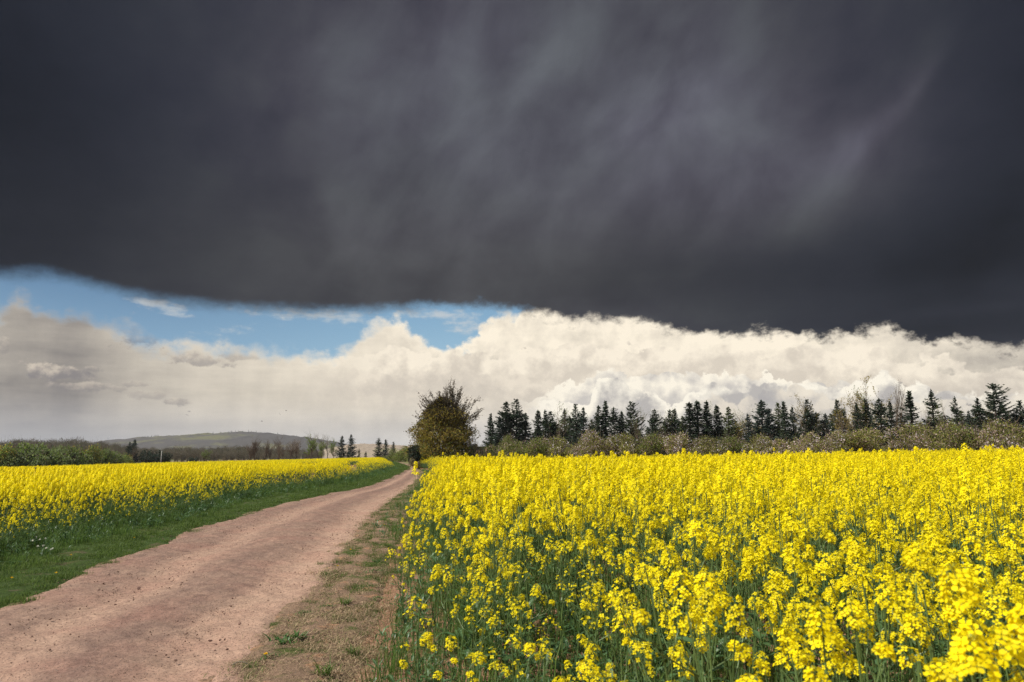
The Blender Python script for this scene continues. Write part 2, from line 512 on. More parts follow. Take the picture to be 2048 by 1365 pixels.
def stone_mat():
    m, t, out = new_mat('stone')
    r = rand_object()
    n = noise(obj_coord(), 60.0, 4.0, 0.6)
    c = mixc(r, lin(112, 84, 74), lin(146, 120, 106))
    shade(t, out, mixc(n, scalec(c, 0.6), scalec(c, 1.15)), 0.9, 0.15, normal=bump(n, 0.4, 0.004))
    return m


M['stone'] = stone_mat()
# ------------------------------------------------------------------ mesh helpers
class MB:
    """collects triangles and quads with a material slot each, then becomes ONE mesh"""

    def __init__(self):
        self.v, self.f, self.m, self.n = [], [], [], 0

    def add(self, verts, faces, mat):
        verts = np.asarray(verts, float).reshape(-1, 3)
        self.v.append(verts)
        for fc in faces:
            self.f.append(tuple(int(i) + self.n for i in fc))
            self.m.append(mat)
        self.n += len(verts)

    def kites(self, P, U, V, mat, wide=0.0):
        """one leaf-shaped quad per row: from P-U to P+U, as wide as V, widest part shifted along U"""
        P, U, V = (np.asarray(a, float).reshape(-1, 3) for a in (P, U, V))
        k = len(P)
        if not k:
            return
        q = np.stack([P - U, P + V + U * wide, P + U, P - V + U * wide], 1).reshape(-1, 3)
        idx = np.arange(k * 4).reshape(-1, 4) + self.n
        self.v.append(q)
        self.f.extend(map(tuple, idx.tolist()))
        self.m.extend([mat] * k)
        self.n += k * 4

    def tube(self, pts, rad, mat, sides=4, cap=False):
        pts = np.asarray(pts, float)
        rad = np.broadcast_to(np.asarray(rad, float), (len(pts),))
        d = np.gradient(pts, axis=0)
        d /= np.linalg.norm(d, axis=1, keepdims=True) + 1e-9
        ref = np.array([0.3, 0.9, 0.1]) if abs(d[0][2]) > 0.5 else np.array([0.05, 0.1, 1.0])
        a = np.cross(d, ref); a /= np.linalg.norm(a, axis=1, keepdims=True) + 1e-9
        b = np.cross(d, a)
        th = np.arange(sides) / sides * 2 * np.pi
        ring = pts[:, None] + rad[:, None, None] * (np.cos(th)[None, :, None] * a[:, None] + np.sin(th)[None, :, None] * b[:, None])
        fs = []
        for i in range(len(pts) - 1):
            for j in range(sides):
                j2 = (j + 1) % sides
                fs.append((i * sides + j, i * sides + j2, (i + 1) * sides + j2, (i + 1) * sides + j))
        if cap:
            fs.append(tuple((len(pts) - 1) * sides + j for j in range(sides)))
            fs.append(tuple(reversed(range(sides))))
        self.add(ring.reshape(-1, 3), fs, mat)

    def mesh(self, name, mats, smooth_=False):
        me = bpy.data.meshes.new(name)
        v = np.concatenate(self.v) if self.v else np.zeros((0, 3))
        me.from_pydata(v.tolist(), [], self.f)
        for k in mats:
            me.materials.append(M[k])
        me.polygons.foreach_set('material_index', self.m)
        if smooth_:
            me.polygons.foreach_set('use_smooth', [True] * len(self.f))
        me.update()
        return me


def tag(o, label=None, cat=None, group=None, kind=None):
    for k, v in (('label', label), ('category', cat), ('group', group), ('kind', kind)):
        if v:
            o[k] = v
    return o


def link(name, data, parent=None, loc=(0, 0, 0), rot=(0, 0, 0), scale=1.0):
    o = bpy.data.objects.new(name, data)
    COL.objects.link(o)
    if parent is not None:
        o.parent = parent
    o.location = loc
    o.rotation_euler = rot
    o.scale = (scale,) * 3 if np.isscalar(scale) else scale
    return o


def unit(a):
    a = np.asarray(a, float)
    return a / (np.linalg.norm(a, axis=-1, keepdims=True) + 1e-9)


def rand_dirs(rng, n):
    return unit(rng.normal(size=(n, 3)))


def scatter(name, protos, pts, rng, scale, rot=None, idx=None, tilt=0.1):
    """one 'stuff' object that sets instances of the prototype meshes on its points"""
    pts = np.asarray(pts, float)
    n = len(pts)
    me = bpy.data.meshes.new(name)
    me.vertices.add(n)
    me.vertices.foreach_set('co', pts.ravel())
    r = np.stack([rng.normal(0, tilt, n), rng.normal(0, tilt, n), rng.uniform(0, 6.283, n)], 1) if rot is None else rot
    a = me.attributes.new('rot', 'FLOAT_VECTOR', 'POINT'); a.data.foreach_set('vector', np.ascontiguousarray(r, float).ravel())
    a = me.attributes.new('scl', 'FLOAT', 'POINT'); a.data.foreach_set('value', np.broadcast_to(np.asarray(scale, float), (n,)).copy())
    ii = rng.integers(0, len(protos), n) if idx is None else idx
    a = me.attributes.new('idx', 'INT', 'POINT'); a.data.foreach_set('value', np.asarray(ii, np.int32))
    o = link(name, me)
    g = bpy.data.node_groups.new(name, 'GeometryNodeTree')
    g.interface.new_socket('Geometry', in_out='INPUT', socket_type='NodeSocketGeometry')
    g.interface.new_socket('Geometry', in_out='OUTPUT', socket_type='NodeSocketGeometry')
    N, L = g.nodes.new, g.links.new
    gi, go = N('NodeGroupInput'), N('NodeGroupOutput')
    inst = N('GeometryNodeInstanceOnPoints')
    g2i = N('GeometryNodeGeometryToInstance')
    for pr in reversed(protos):
        oi = N('GeometryNodeObjectInfo')
        oi.inputs['Object'].default_value = pr
        L(oi.outputs['Geometry'], g2i.inputs[0])

    def attr(nm, ty):
        a = N('GeometryNodeInputNamedAttribute')
        a.data_type = ty
        a.inputs['Name'].default_value = nm
        return a.outputs[0]
    L(gi.outputs[0], inst.inputs['Points'])
    L(g2i.outputs[0], inst.inputs['Instance'])
    inst.inputs['Pick Instance'].default_value = True
    L(attr('idx', 'INT'), inst.inputs['Instance Index'])
    e2r = N('FunctionNodeEulerToRotation')
    L(attr('rot', 'FLOAT_VECTOR'), e2r.inputs[0])
    L(e2r.outputs[0], inst.inputs['Rotation'])
    L(attr('scl', 'FLOAT'), inst.inputs['Scale'])
    L(inst.outputs[0], go.inputs[0])
    md = o.modifiers.new('scatter', 'NODES')
    md.node_group = g
    return o


def proto(name, me):
    return bpy.data.objects.new(name, me)      # kept out of the scene: only its geometry is used


# ------------------------------------------------------------------ lie of the land
def softplus(x, k):
    return np.logaddexp(0, np.asarray(x, float) / k) * k


def ground(x, y):
    """height of the ground: level round the track, rising gently to the right, falling away to the left"""
    x, y = np.asarray(x, float), np.asarray(y, float)
    r = 1.7 * np.tanh(0.012 * softplus(x - 5, 3.0))
    l = -3.0 * np.tanh(0.0088 * softplus(-x - 17, 3.0))
    return r + l - np.minimum(0.004 * softplus(y - 200, 30), 12.0)


def at(px, py, z=0.0):
    """the point at height z that the photograph shows at pixel (px, py)"""
    vy = (682.5 - py) / F
    fw = math.cos(PITCH) - math.sin(PITCH) * vy
    up = math.sin(PITCH) + math.cos(PITCH) * vy
    k = (z - EYE) / up
    return (px - 1024) / F * k, fw * k


def at_ground(px, py, h=0.0):
    """the same on a surface h above the ground"""
    z = h
    for _ in range(60):
        x, y = at(px, py, z)
        z = 0.7 * z + 0.3 * (float(ground(x, y)) + h)
    return x, y


def col_x(px, D):
    """x of something D metres ahead seen in picture column px near the horizon"""
    return (px - 1024) / F * D * math.cos(PITCH)


def height_of(py, D):
    """height above the eye-level datum of something D metres ahead seen at row py"""
    return EYE + D * math.tan(math.atan((682.5 - py) / F) + PITCH)


LEFT_EDGE = [at(*q) for q in [(-330, 1365), (0, 1208), (160, 1147), (235, 1117), (320, 1087), (400, 1055), (512, 1022), (555, 1010), (648, 990), (725, 976), (768, 961), (796, 948), (812, 940), (816, 934)]]
RIGHT_EDGE = [at(*q) for q in [(493, 1365), (544, 1294), (585, 1231), (644, 1182), (681, 1130), (717, 1077), (737, 1050), (770, 1016), (801, 992), (828, 974), (838, 960), (842, 948), (839, 940), (834, 934)]]
FIELD_R = [at(*q) for q in [(760, 1365), (780, 1300), (790, 1230), (800, 1150), (815, 1085), (836, 1025), (850, 990), (857, 968), (860, 955), (858, 945)]] + [(-0.78, 4.6), (-0.42, 3.6), (0.0, 2.6), (0.2, 1.6)]
FIELD_L = [at(*q) for q in [(-260, 1230), (0, 1130), (107, 1105), (225, 1070), (375, 1040), (450, 1012), (560, 988), (670, 973), (724, 961), (762, 948), (788, 940)]]


def as_func(pts, far=(None, None)):
    p = np.array(sorted(pts, key=lambda q: q[1]))
    ys, xs = p[:, 1], p[:, 0]
    k0 = (xs[1] - xs[0]) / (ys[1] - ys[0])
    k1 = -0.20

    def f(y):
        y = np.asarray(y, float)
        r = np.interp(y, ys, xs)
        r = np.where(y < ys[0], xs[0] + (y - ys[0]) * k0, r)
        return np.where(y > ys[-1], xs[-1] + (y - ys[-1]) * k1, r)
    return f


x_left, x_right, x_fr, x_fl = as_func(LEFT_EDGE), as_func(RIGHT_EDGE), as_func(FIELD_R), as_func(FIELD_L)
# ------------------------------------------------------------------ ground, track, verges, hills
def grid_mesh(name, X_, Y_, Z_, mat, uv=None):
    ny, nx = X_.shape
    v = np.stack([X_, Y_, Z_], -1).reshape(-1, 3)
    i = np.arange((ny - 1) * (nx - 1))
    a = (i // (nx - 1)) * nx + i % (nx - 1)
    f = np.stack([a, a + 1, a + 1 + nx, a + nx], 1)
    me = bpy.data.meshes.new(name)
    me.from_pydata(v.tolist(), [], f.tolist())
    me.materials.append(M[mat])
    me.polygons.foreach_set('use_smooth', [True] * len(f))
    if uv is not None:
        l = me.uv_layers.new(name='UVMap')
        vi = np.empty(len(me.loops), np.int32)
        me.loops.foreach_get('vertex_index', vi)
        l.data.foreach_set('uv', uv.reshape(-1, 2)[vi].ravel())
    me.update()
    return me


def waves(x, y, seed, scales):
    """cheap smooth random relief"""
    rng = np.random.default_rng(seed)
    z = 0
    for wl, amp in scales:
        for _ in range(6):
            a, ph = rng.uniform(0, 6.28, 2)
            k = 6.283 / (wl * rng.uniform(0.7, 1.4))
            z = z + amp / 2.4 * np.sin(k * (np.cos(a) * x + np.sin(a) * y) + ph)
    return z


def build_ground():
    ax = np.concatenate([-np.geomspace(6000, 42, 40), np.linspace(-40, 40, 161), np.geomspace(42, 6000, 40)])
    ay = np.concatenate([-np.geomspace(400, 8, 16), np.linspace(-6, 60, 133), np.geomspace(62, 7000, 60)])
    gx, gy = np.meshgrid(ax, ay)
    me = grid_mesh('ground', gx, gy, ground(gx, gy) - 0.03, 'land')
    tag(link('ground', me), 'open farmland under and beyond the rapeseed fields', None, None, 'structure')
    # bare reddish soil of the fields
    for side, f in (('right', x_fr), ('left', x_fl)):
        ys = np.concatenate([np.linspace(-4, 20, 60), np.geomspace(20.5, 190 if side == 'left' else 85, 50)])
        ts = np.linspace(0, 1, 40) ** 2
        Y = np.repeat(ys[:, None], 40, 1)
        e = f(ys)[:, None]
        if side == 'right':
            Xg = e - 0.7 + ts[None] * (12 + ys[:, None] * 0.95 + 6)
        else:
            Xg = e + 0.3 - ts[None] * (14 + ys[:, None] * 0.95)
        Z = ground(Xg, Y) - 0.012 + waves(Xg, Y, 3, [(0.7, 0.012), (0.3, 0.008)]) * (Y < 40)
        o = link('field_soil', grid_mesh('field_soil', Xg, Y, Z, 'soil'))
        tag(o, 'bare reddish soil under the %s rapeseed field' % side, None, None, 'structure')
    # the track
    ys = np.concatenate([np.linspace(1.5, 24, 420), np.geomspace(24.1, 150, 130)])
    nt = 70
    ts = np.linspace(0, 1, nt)
    rng = np.random.default_rng(5)
    xl, xr = x_left(ys), x_right(ys)
    jl, jr = waves(ys, ys * 0, 11, [(3.0, 0.07), (0.9, 0.025), (0.3, 0.012)]), waves(ys, ys * 0, 12, [(2.4, 0.08), (0.8, 0.03), (0.3, 0.012)])
    xl, xr = xl + jl * np.clip(30 / ys, .2, 1), xr + jr * np.clip(30 / ys, .2, 1)
    Xg = xr[:, None] + (xl - xr)[:, None] * ts[None]
    Y = np.repeat(ys[:, None], nt, 1)
    prof = 0.035 * np.exp(-((ts - 0.42) / 0.13) ** 2) - 0.03 * np.exp(-((ts - 0.17) / 0.09) ** 2) - 0.03 * np.exp(-((ts - 0.66) / 0.09) ** 2) + 0.03
    edge_dip = -0.05 * (np.exp(-ts / 0.02) + np.exp(-(1 - ts) / 0.02))
    near = np.clip(22 / Y, 0, 1)
    Z = ground(Xg, Y) + prof[None] + edge_dip[None] + (waves(Xg, Y, 21, [(2.5, 0.008), (0.5, 0.007), (0.22, 0.006), (0.11, 0.004)]) + rng.normal(0, 0.0022, Xg.shape)) * near
    s = np.concatenate([[0], np.cumsum(np.hypot(np.diff(ys), np.diff((xl + xr) / 2)))])
    uv = np.stack([np.repeat(ts[None], len(ys), 0), np.repeat(s[:, None], nt, 1)], -1)
    tag(link('dirt_track', grid_mesh('dirt_track', Xg, Y, Z, 'track', uv)), 'reddish sandy farm track winding between the two rapeseed fields', None, None, 'structure')
    # verges
    ys = np.concatenate([np.linspace(1.0, 24, 160), np.geomspace(24.3, 150, 60)])
    n = 16
    tt = np.linspace(0, 1, n)
    for nm, a, b, mat, lb in (('grass_verge', x_left(ys) + 0.40, x_fl(ys) - 0.9, 'turf_left', 'green grass verge between the track and the left field'),
                              ('dry_verge', x_right(ys) - 0.40, x_fr(ys) - 0.15, 'turf_right', 'verge of dry grass between the track and the right field')):
        b = np.where(nm == 'dry_verge', np.maximum(b, a + 0.5), np.minimum(b, a - 0.5))
        Xg = a[:, None] + (b - a)[:, None] * tt[None]
        Y = np.repeat(ys[:, None], n, 1)
        Z = ground(Xg, Y) + 0.012 + 0.025 * np.sin(np.pi * np.clip(tt * 1.25 - 0.2, 0, 1))[None] - 0.035 * (np.exp(-tt / .10))[None] + waves(Xg, Y, 31, [(0.8, 0.02), (0.3, 0.012)]) * np.clip(25 / Y, 0, 1) - 0.05 * (np.exp(-(1 - tt) / .05))[None]
        tag(link(nm, grid_mesh(nm, Xg, Y, Z, mat)), lb, None, None, 'structure')


def build_hill(name, label, prof, D, depth, mat, bumps):
    """a long hill: its skyline follows the profile, its slope comes towards the viewer"""
    px = np.linspace(prof[0][0], prof[-1][0], 260)
    py = np.interp(px, [p[0] for p in prof], [p[1] for p in prof])
    py = np.convolve(np.pad(py, 6, mode='edge'), np.ones(13) / 13, 'valid')
    top = np.array([height_of(v, D) for v in py])
    top = top + np.abs(waves(px, px * 0, 44, [(9, bumps), (4, bumps * 0.8), (2.2, bumps * 0.6)]))
    t = np.concatenate([np.linspace(-1, 0, 22), np.linspace(0.08, 1, 8)])
    base = -20.0
    XX = np.array([[col_x(a, D) * (1 + 0.0 * k) for k in t] for a in px])
    YY = D + t[None] * depth * np.ones((len(px), 1))
    sh = np.where(t < 0, (1 + t) ** 0.75, 1 - t ** 1.5)
    ZZ = base + (top[:, None] - base) * sh[None]
    ZZ = ZZ + waves(XX, YY, 9, [(150, bumps * 0.9), (50, bumps * 0.5)]) * (1 - np.abs(t))[None] * (t < -0.02)[None]
    tag(link(name, grid_mesh(name, XX.T, YY.T, ZZ.T, mat)), label, None, None, 'structure')


build_ground()
build_hill('hill', 'long wooded hill on the horizon at the left', [(60, 902), (150, 897), (200, 890), (240, 884), (262, 880), (300, 875), (380, 871), (440, 867), (480, 864), (510, 865), (560, 870), (620, 878), (680, 888), (720, 897), (780, 906), (900, 912)], 1800.0, 600.0, 'hill_wood', 1.6)
build_hill('far_slope', 'pale bare slope seen in the gap between the two groups of spruces', [(600, 915), (650, 900), (695, 890), (720, 888), (760, 889), (800, 891), (850, 896), (920, 906), (1000, 914)], 1000.0, 300.0, 'hill_field', 0.35)
# ------------------------------------------------------------------ rapeseed plants
RAPE = ['rape_stem', 'petal', 'bud', 'rape_leaf']


def frame(n):
    n = unit(n)
    a = unit(np.cross(n, [0.31, 0.17, 0.93] if abs(n[2]) < 0.8 else [1.0, 0.2, 0.1]))
    return n, a, np.cross(n, a)


def blossom(mb, c, nrm, s, rng, fine):
    """four petals in a cross, slightly cupped"""
    n, a, b = frame(nrm)
    t0 = rng.uniform(0, 1.57)
    for k in range(4):
        t = t0 + k * 1.5708
        d = a * math.cos(t) + b * math.sin(t)
        e = np.cross(n, d)
        lift = rng.uniform(0.05, 0.45)
        if fine:
            p0 = c + d * 0.10 * s
            p1 = c + d * 0.55 * s + n * lift * 0.35 * s
            p2 = c + d * 1.0 * s + n * lift * 0.55 * s
            w1, w2 = 0.40 * s, 0.36 * s
            mb.add([p0, p1 + e * w1, p1 - e * w1, p2 + e * w2 * 0.7, p2 - e * w2 * 0.7, p2 + d * 0.10 * s], [(0, 2, 1), (1, 2, 4, 3), (3, 4, 5)], 1)
        else:
            u = (d + n * lift * 0.6) * 0.48 * s
            mb.kites([c + u * 1.05], [u], [e * 0.46 * s], 1, 0.25)


def raceme_spots(rng, base, axis, R, H, nb):
    """centres, directions of the open flowers of one flower head"""
    n, a, b = frame(axis)
    out = []
    for k in range(nb):
        h = (k + rng.uniform(0, 0.8)) / nb
        r = R * math.sqrt(max(0.05, 1 - (h * 0.88) ** 2.4)) * rng.uniform(0.72, 1.08)
        t = k * 2.39996 + rng.uniform(-0.5, 0.5)
        d = a * math.cos(t) + b * math.sin(t)
        out.append((np.asarray(base) + n * (h * H) + d * r, d * rng.uniform(0.6, 1.0) + n * (0.25 + h * 0.8) + rng.normal(0, 0.15, 3)))
    return out


def raceme_green(mb, base, axis, R, H, rng, fine, npods):
    n, a, b = frame(axis)
    base = np.asarray(base, float)
    top = base + n * H * 0.92
    mb.tube([base - n * 0.03, base + n * H * 0.5, top], [0.0026, 0.002, 0.0014], 0, 3)
    for k in range(9 if fine else 4):          # the knot of unopened buds at the tip
        d = unit(n * rng.uniform(0.4, 1.3) + a * rng.normal(0, 0.6) + b * rng.normal(0, 0.6))
        c = top + d * R * rng.uniform(0.12, 0.34)
        e = np.cross(d, a)
        mb.kites([c, c], [d * 0.0052] * 2, [e * 0.0026, np.cross(d, e) * 0.0026], 2)
    for k in range(npods):                     # young pods below the flowers
        t = rng.uniform(0, 6.28)
        d = a * math.cos(t) + b * math.sin(t)
        p = base - n * rng.uniform(0.0, 0.13)
        q = p + d * 0.018 + n * 0.006
        u = (d * 0.6 + n * 0.8) * 0.02
        mb.kites([p + (q - p) * 0.5, q + u], [(q - p) * 0.5, u], [np.cross(d, n) * 0.0008, np.cross(d, n) * 0.0015], 0)


def leaf_blade(mb, p, d, L, W, rng, mat=3, segs=4):
    """a lance-shaped leaf that arches over"""
    d = unit(d)
    side = unit(np.cross(d, [0, 0, 1.0]))
    up = np.cross(side, d)
    vs, fs = [], []
    droop = rng.uniform(0.3, 0.9)
    for i in range(segs + 1):
        t = i / segs
        c = np.asarray(p) + d * L * t + up * (0.25 * t - droop * t * t) * L * 0.55
        w = W * (math.sin(min(1, t * 0.9 + 0.12) * math.pi) ** 0.8) * (0.55 + 0.45 * (1 - t))
        fold = up * w * 0.35
        vs += [c + side * w + fold, c, c - side * w + fold]
        if i:
            k = (i - 1) * 3
            fs += [(k, k + 1, k + 4, k + 3), (k + 1, k + 2, k + 5, k + 4)]
    mb.add(vs, fs, mat)


def plant_plan(seed, h=1.18, sparse=False):
    """where the stem, branches, heads and leaves of one plant go"""
    rng = np.random.default_rng(seed)
    lean = rng.normal(0, 0.045, 2)
    stem = np.array([[0, 0, -0.02], [lean[0] * 0.2, lean[1] * 0.2, h * 0.3], [lean[0] * 0.55, lean[1] * 0.55, h * 0.62], [lean[0], lean[1], h]])
    heads, branches = [(stem[-1], unit(stem[-1] - stem[-2]) + rng.normal(0, 0.1, 3), rng.uniform(0.038, 0.050), rng.uniform(0.07, 0.14), 1.0)], []
    nbr = rng.integers(3, 6)
    t0 = rng.uniform(0, 6.28)
    for k in range(nbr):
        f = rng.uniform(0.45, 0.80)
        p = np.array([np.interp(f * h, stem[:, 2], stem[:, i]) for i in range(3)])
        t = t0 + k * 2.4 + rng.uniform(-0.4, 0.4)
        d = np.array([math.cos(t), math.sin(t), 0])
        reach = rng.uniform(0.06, 0.17)
        zt = h * rng.uniform(max(0.66, f + 0.13), 0.98)
        q = p + d * reach * 0.75 + np.array([0, 0, (zt - p[2]) * 0.45])
        e = p + d * reach + np.array([0, 0, zt - p[2]])
        branches.append(np.array([p, q, e]))
        heads.append((e, unit(e - q) + rng.normal(0, 0.12, 3), rng.uniform(0.020, 0.034), rng.uniform(0.035, 0.085), rng.uniform(0.4, 1.0)))
    leaves = []
    for k in range(rng.integers(5, 8)):
        f = rng.uniform(0.12, 0.72)
        p = np.array([np.interp(f * h, stem[:, 2], stem[:, i]) for i in range(3)])
        t = rng.uniform(0, 6.28)
        leaves.append((p, np.array([math.cos(t), math.sin(t), rng.uniform(0.2, 0.9)]), rng.uniform(0.09, 0.20) * (1.15 - f), rng.uniform(0.012, 0.028)))
    return rng, stem, branches, heads, leaves


def whole_plant(seed, fine, nb_main, nb_side, leaves_k=1.0, h=1.18):
    rng, stem, branches, heads, leaves = plant_plan(seed, h)
    mb = MB()
    mb.tube(stem, [0.0065, 0.0055, 0.004, 0.0026], 0, 4 if fine else 3)
    for b in branches:
        mb.tube(b, [0.0035, 0.0028, 0.002], 0, 3)
    for i, (p, ax, R, H, k) in enumerate(heads):
        raceme_green(mb, p, ax, R, H, rng, fine, 5 if fine else 0)
        nb = int((nb_main if i == 0 else nb_side) * (0.5 + 0.5 * k))
        for c, n in raceme_spots(rng, p, ax, R, H, nb):
            blossom(mb, c, n, rng.uniform(0.0125, 0.0165) * (1.0 if fine else 1.15), rng, fine)
    for p, d, L, W in leaves:
        leaf_blade(mb, p, d, L, W * 1.1, rng, segs=3 if fine else 2)
    return mb


def tuft_of_heads(seed, nheads, spread, nq, size):
    """far plants: a handful of flower heads on stems, each head a little cloud of petals"""
    rng = np.random.default_rng(seed)
    mb = MB()
    for _ in range(nheads):
        p = np.array([rng.normal(0, spread), rng.normal(0, spread), rng.uniform(0.82, 1.16)])
        mb.tube([[p[0] * 0.8, p[1] * 0.8, 0.25], p], [0.005, 0.003], 0, 3)
        R, H = rng.uniform(0.028, 0.042), rng.uniform(0.04, 0.10)
        sp = raceme_spots(rng, p, [0, 0, 1.0], R, H, nq)
        C = np.array([s[0] for s in sp]); Nn = unit(np.array([s[1] for s in sp]))
        U = unit(np.cross(Nn, rng.normal(size=(len(C), 3)))) * size
        mb.kites(C, U, np.cross(Nn, U), 1)
        for k in range(3):
            t = rng.uniform(0, 6.28)
            q = np.array([p[0], p[1], rng.uniform(0.3, 0.8)])
            u = np.array([math.cos(t), math.sin(t), rng.uniform(-0.3, 0.6)]) * rng.uniform(0.05, 0.09)
            mb.kites([q + u], [u], [np.cross(u, [0, 0, 1.0]) * 0.3], 3)
    return mb


def points_in(rng, dens, ymin, ymax, xlo, xhi, inside):
    """random points over a strip, thinned to the wanted density per square metre"""
    w = max(xhi(ymin), xhi(ymax)) - min(xlo(ymin), xlo(ymax))
    x0 = min(xlo(ymin), xlo(ymax))
    n = int(dens * w * (ymax - ymin))
    x, y = x0 + rng.uniform(0, w, n), rng.uniform(ymin, ymax, n)
    k = inside(x, y)
    return x[k], y[k]


def near_bound(x, y):
    """no plants where the photographer stands and in front of the right field's near corner"""
    lim = np.interp(x, [-1.2, -0.5, 0.30, 0.50, 0.75, 1.2], [4.4, 3.7, 3.1, 2.0, 1.35, 1.15])
    return (y > lim)


def in_right(x, y):
    return (x > x_fr(y)) & (x < y * 0.80 + 2.5) & near_bound(x, y)


def in_left(x, y):
    return (x < x_fl(y)) & (x > -(y * 0.80 + 3.0))


NEAR = [('large blurred yellow rapeseed plant closest to the viewer at the lower right', 'closest rapeseed plants'),
        ('rapeseed plant at the ragged left edge of the right field, beside the dry verge', 'rapeseed plants along the bare edge'),
        ('short sparsely flowering rapeseed plant in the green gap at the bottom centre', 'sparse rapeseed plants at the bottom'),
        ('yellow flowering rapeseed plant in the dense near rows of the right field', 'near rapeseed plants of the right field')]


def build_right_field():
    rng = np.random.default_rng(77)
    # jittered spots for the near plants
    x, y = points_in(rng, 24, 1.1, 12.0, lambda v: -3.0, lambda v: 0.8 * v + 2.5, in_right)
    keep = []
    cell = {}
    for i in np.argsort(y):                    # no two stems closer than a hand's width
        c = (int(x[i] / 0.13), int(y[i] / 0.13))
        if any((x[j] - x[i]) ** 2 + (y[j] - y[i]) ** 2 < 0.013 for a in (-1, 0, 1) for b in (-1, 0, 1) for j in cell.get((c[0] + a, c[1] + b), ())):
            continue
        cell.setdefault(c, []).append(i); keep.append(i)
    x, y = x[keep], y[keep]
    e = x - x_fr(y)
    k = rng.uniform(size=len(x)) < np.clip(0.28 + e * 0.9, 0, 1) * np.interp(y, [2.5, 6, 9], [0.74, 0.82, 1.0])   # ragged, open margin
    x, y, e = x[k], y[k], e[k]
    front = np.clip((y - np.interp(x, [-1.2, -0.5, 0.30, 0.50, 0.75, 1.2], [4.4, 3.7, 3.1, 2.0, 1.35, 1.15])) / 1.6, 0, 1)
    rise = np.clip(e / 1.1, 0, 1)
    centre = np.exp(-((x / y - 0.05) / 0.17) ** 2) * np.clip((6.2 - y) / 1.5, 0, 1)
    hs = (0.62 + 0.38 * rise ** 0.7) * (1 - 0.30 * centre) * rng.normal(1.0, 0.13, len(x))
    hs = hs + 0.13 * np.clip(2.7 - y, 0, 1) * (x > 0.35)
    hs = np.clip(hs, 0.45, 1.21)
    # the 300 that show largest: nearest to the eye and inside the picture
    vis = (np.abs(x / y) < 0.78)
    order = [i for i in np.argsort(np.hypot(x, y)) if vis[i]][:300]
    hero = np.zeros(len(x), bool); hero[order] = True

    plans = []
    for s in range(13):
        few = 0.34 if s >= 9 else 1.0
        r, stem, branches, heads, leaves = plant_plan(900 + s)
        mb = MB()
        mb.tube(stem, [0.0065, 0.0055, 0.004, 0.0026], 0, 5)
        for b in branches:
            mb.tube(b, [0.0035, 0.0028, 0.002], 0, 4)
        st = mb.mesh('stem', RAPE)
        hm, gm, bl = [], [], []
        for i, (p, ax, R, H, k) in enumerate(heads):
            nb = max(5, int((44 if i == 0 else 24) * (0.5 + 0.5 * k) * few))
            g = MB(); raceme_green(g, p, ax, R, H, r, True, 6)
            gm.append(g.mesh('flower_head', RAPE))
            sp = raceme_spots(r, p, ax, R, H, nb)
            bl.append(sp)
            for c, n in sp:
                blossom(g, c, n, r.uniform(0.0095, 0.0125), r, True)
                q = np.asarray(p) + unit(ax) * (np.dot(c - np.asarray(p), unit(ax)) - 0.012)
                g.kites([(q + c) / 2], [(c - q) / 2], [np.cross(unit(c - q), [0.3, 0.2, 0.9]) * 0.0007], 0)
            hm.append(g.mesh('flower_head', RAPE))
        lm = []
        for p, d, L, W in leaves:
            g = MB(); leaf_blade(g, p, d, L, W * 1.15, r, segs=4)
            lm.append(g.mesh('leaf', RAPE))
        plans.append((st, hm, gm, bl, lm))
    bms = []
    for s in range(5):
        g = MB(); blossom(g, np.zeros(3), np.array([0, 0, 1.0]), 0.0140, np.random.default_rng(s), True)
        bms.append(g.mesh('blossom', RAPE))
    for n, i in enumerate(order):
        sparse = rng.uniform() < max(centre[i] * 0.9, 0.6 - e[i] * 0.8)
        st, hm, gm, bl, lm = plans[int(rng.integers(9, 13)) if sparse else int(rng.integers(0, 9))]
        s = float(hs[i])
        root = link('rapeseed_plant', None, None, (x[i], y[i], float(ground(x[i], y[i])) - 0.01), (rng.normal(0, 0.05), rng.normal(0, 0.05), rng.uniform(0, 6.28)), ((s * 0.6 + 0.42) * (1.14 if y[i] < 4.5 else 1.03),) * 2 + (s,))
        root.empty_display_size = 0.1
        near = math.hypot(x[i], y[i]) < 2.6
        kind = 0 if math.hypot(x[i], y[i]) < 2.1 else (1 if e[i] < 0.32 else (2 if centre[i] > 0.4 and sparse else 3))
        tag(root, NEAR[kind][0], 'rapeseed plant', NEAR[kind][1])
        link('stem', st, root)
        for h_full, h_green, spots in zip(hm, gm, bl):
            hd = link('flower_head', h_green if near else h_full, root)
            if near:
                for c, nr in spots:
                    q = Vector(nr).to_track_quat('Z', 'Y')
                    q = q @ Euler((0, 0, rng.uniform(0, 1.57))).to_quaternion()
                    link('blossom', bms[int(rng.integers(0, 5))], hd, Vector(c), q.to_euler(), rng.uniform(0.88, 1.14))
        for l in lm:
            link('leaf', l, root)
    # the rest of the field: one mass
    med = [proto('rape_medium', whole_plant(50 + s, True, 34, 18).mesh('rape_medium', RAPE)) for s in range(6)]
    low = [proto('rape_low', whole_plant(70 + s, False, 28, 16, 1.0).mesh('rape_low', RAPE)) for s in range(6)]
    green = [proto('rape_green', whole_plant(150 + s, False, 8, 3, 1.0, 1.0).mesh('rape_green', RAPE)) for s in range(4)]
    far = [proto('rape_far', tuft_of_heads(90 + s, 6, 0.14, 14, 0.011).mesh('rape_far', RAPE)) for s in range(5)]
    P, S, I = [], [], []

    def put_pts(xx, yy, sc, lo, hi):
        P.append(np.stack([xx, yy, ground(xx, yy) - 0.01], 1)); S.append(sc); I.append(rng.integers(lo, hi, len(xx)))
    rest = ~hero
    put_pts(x[rest], y[rest], hs[rest], 0, 6)
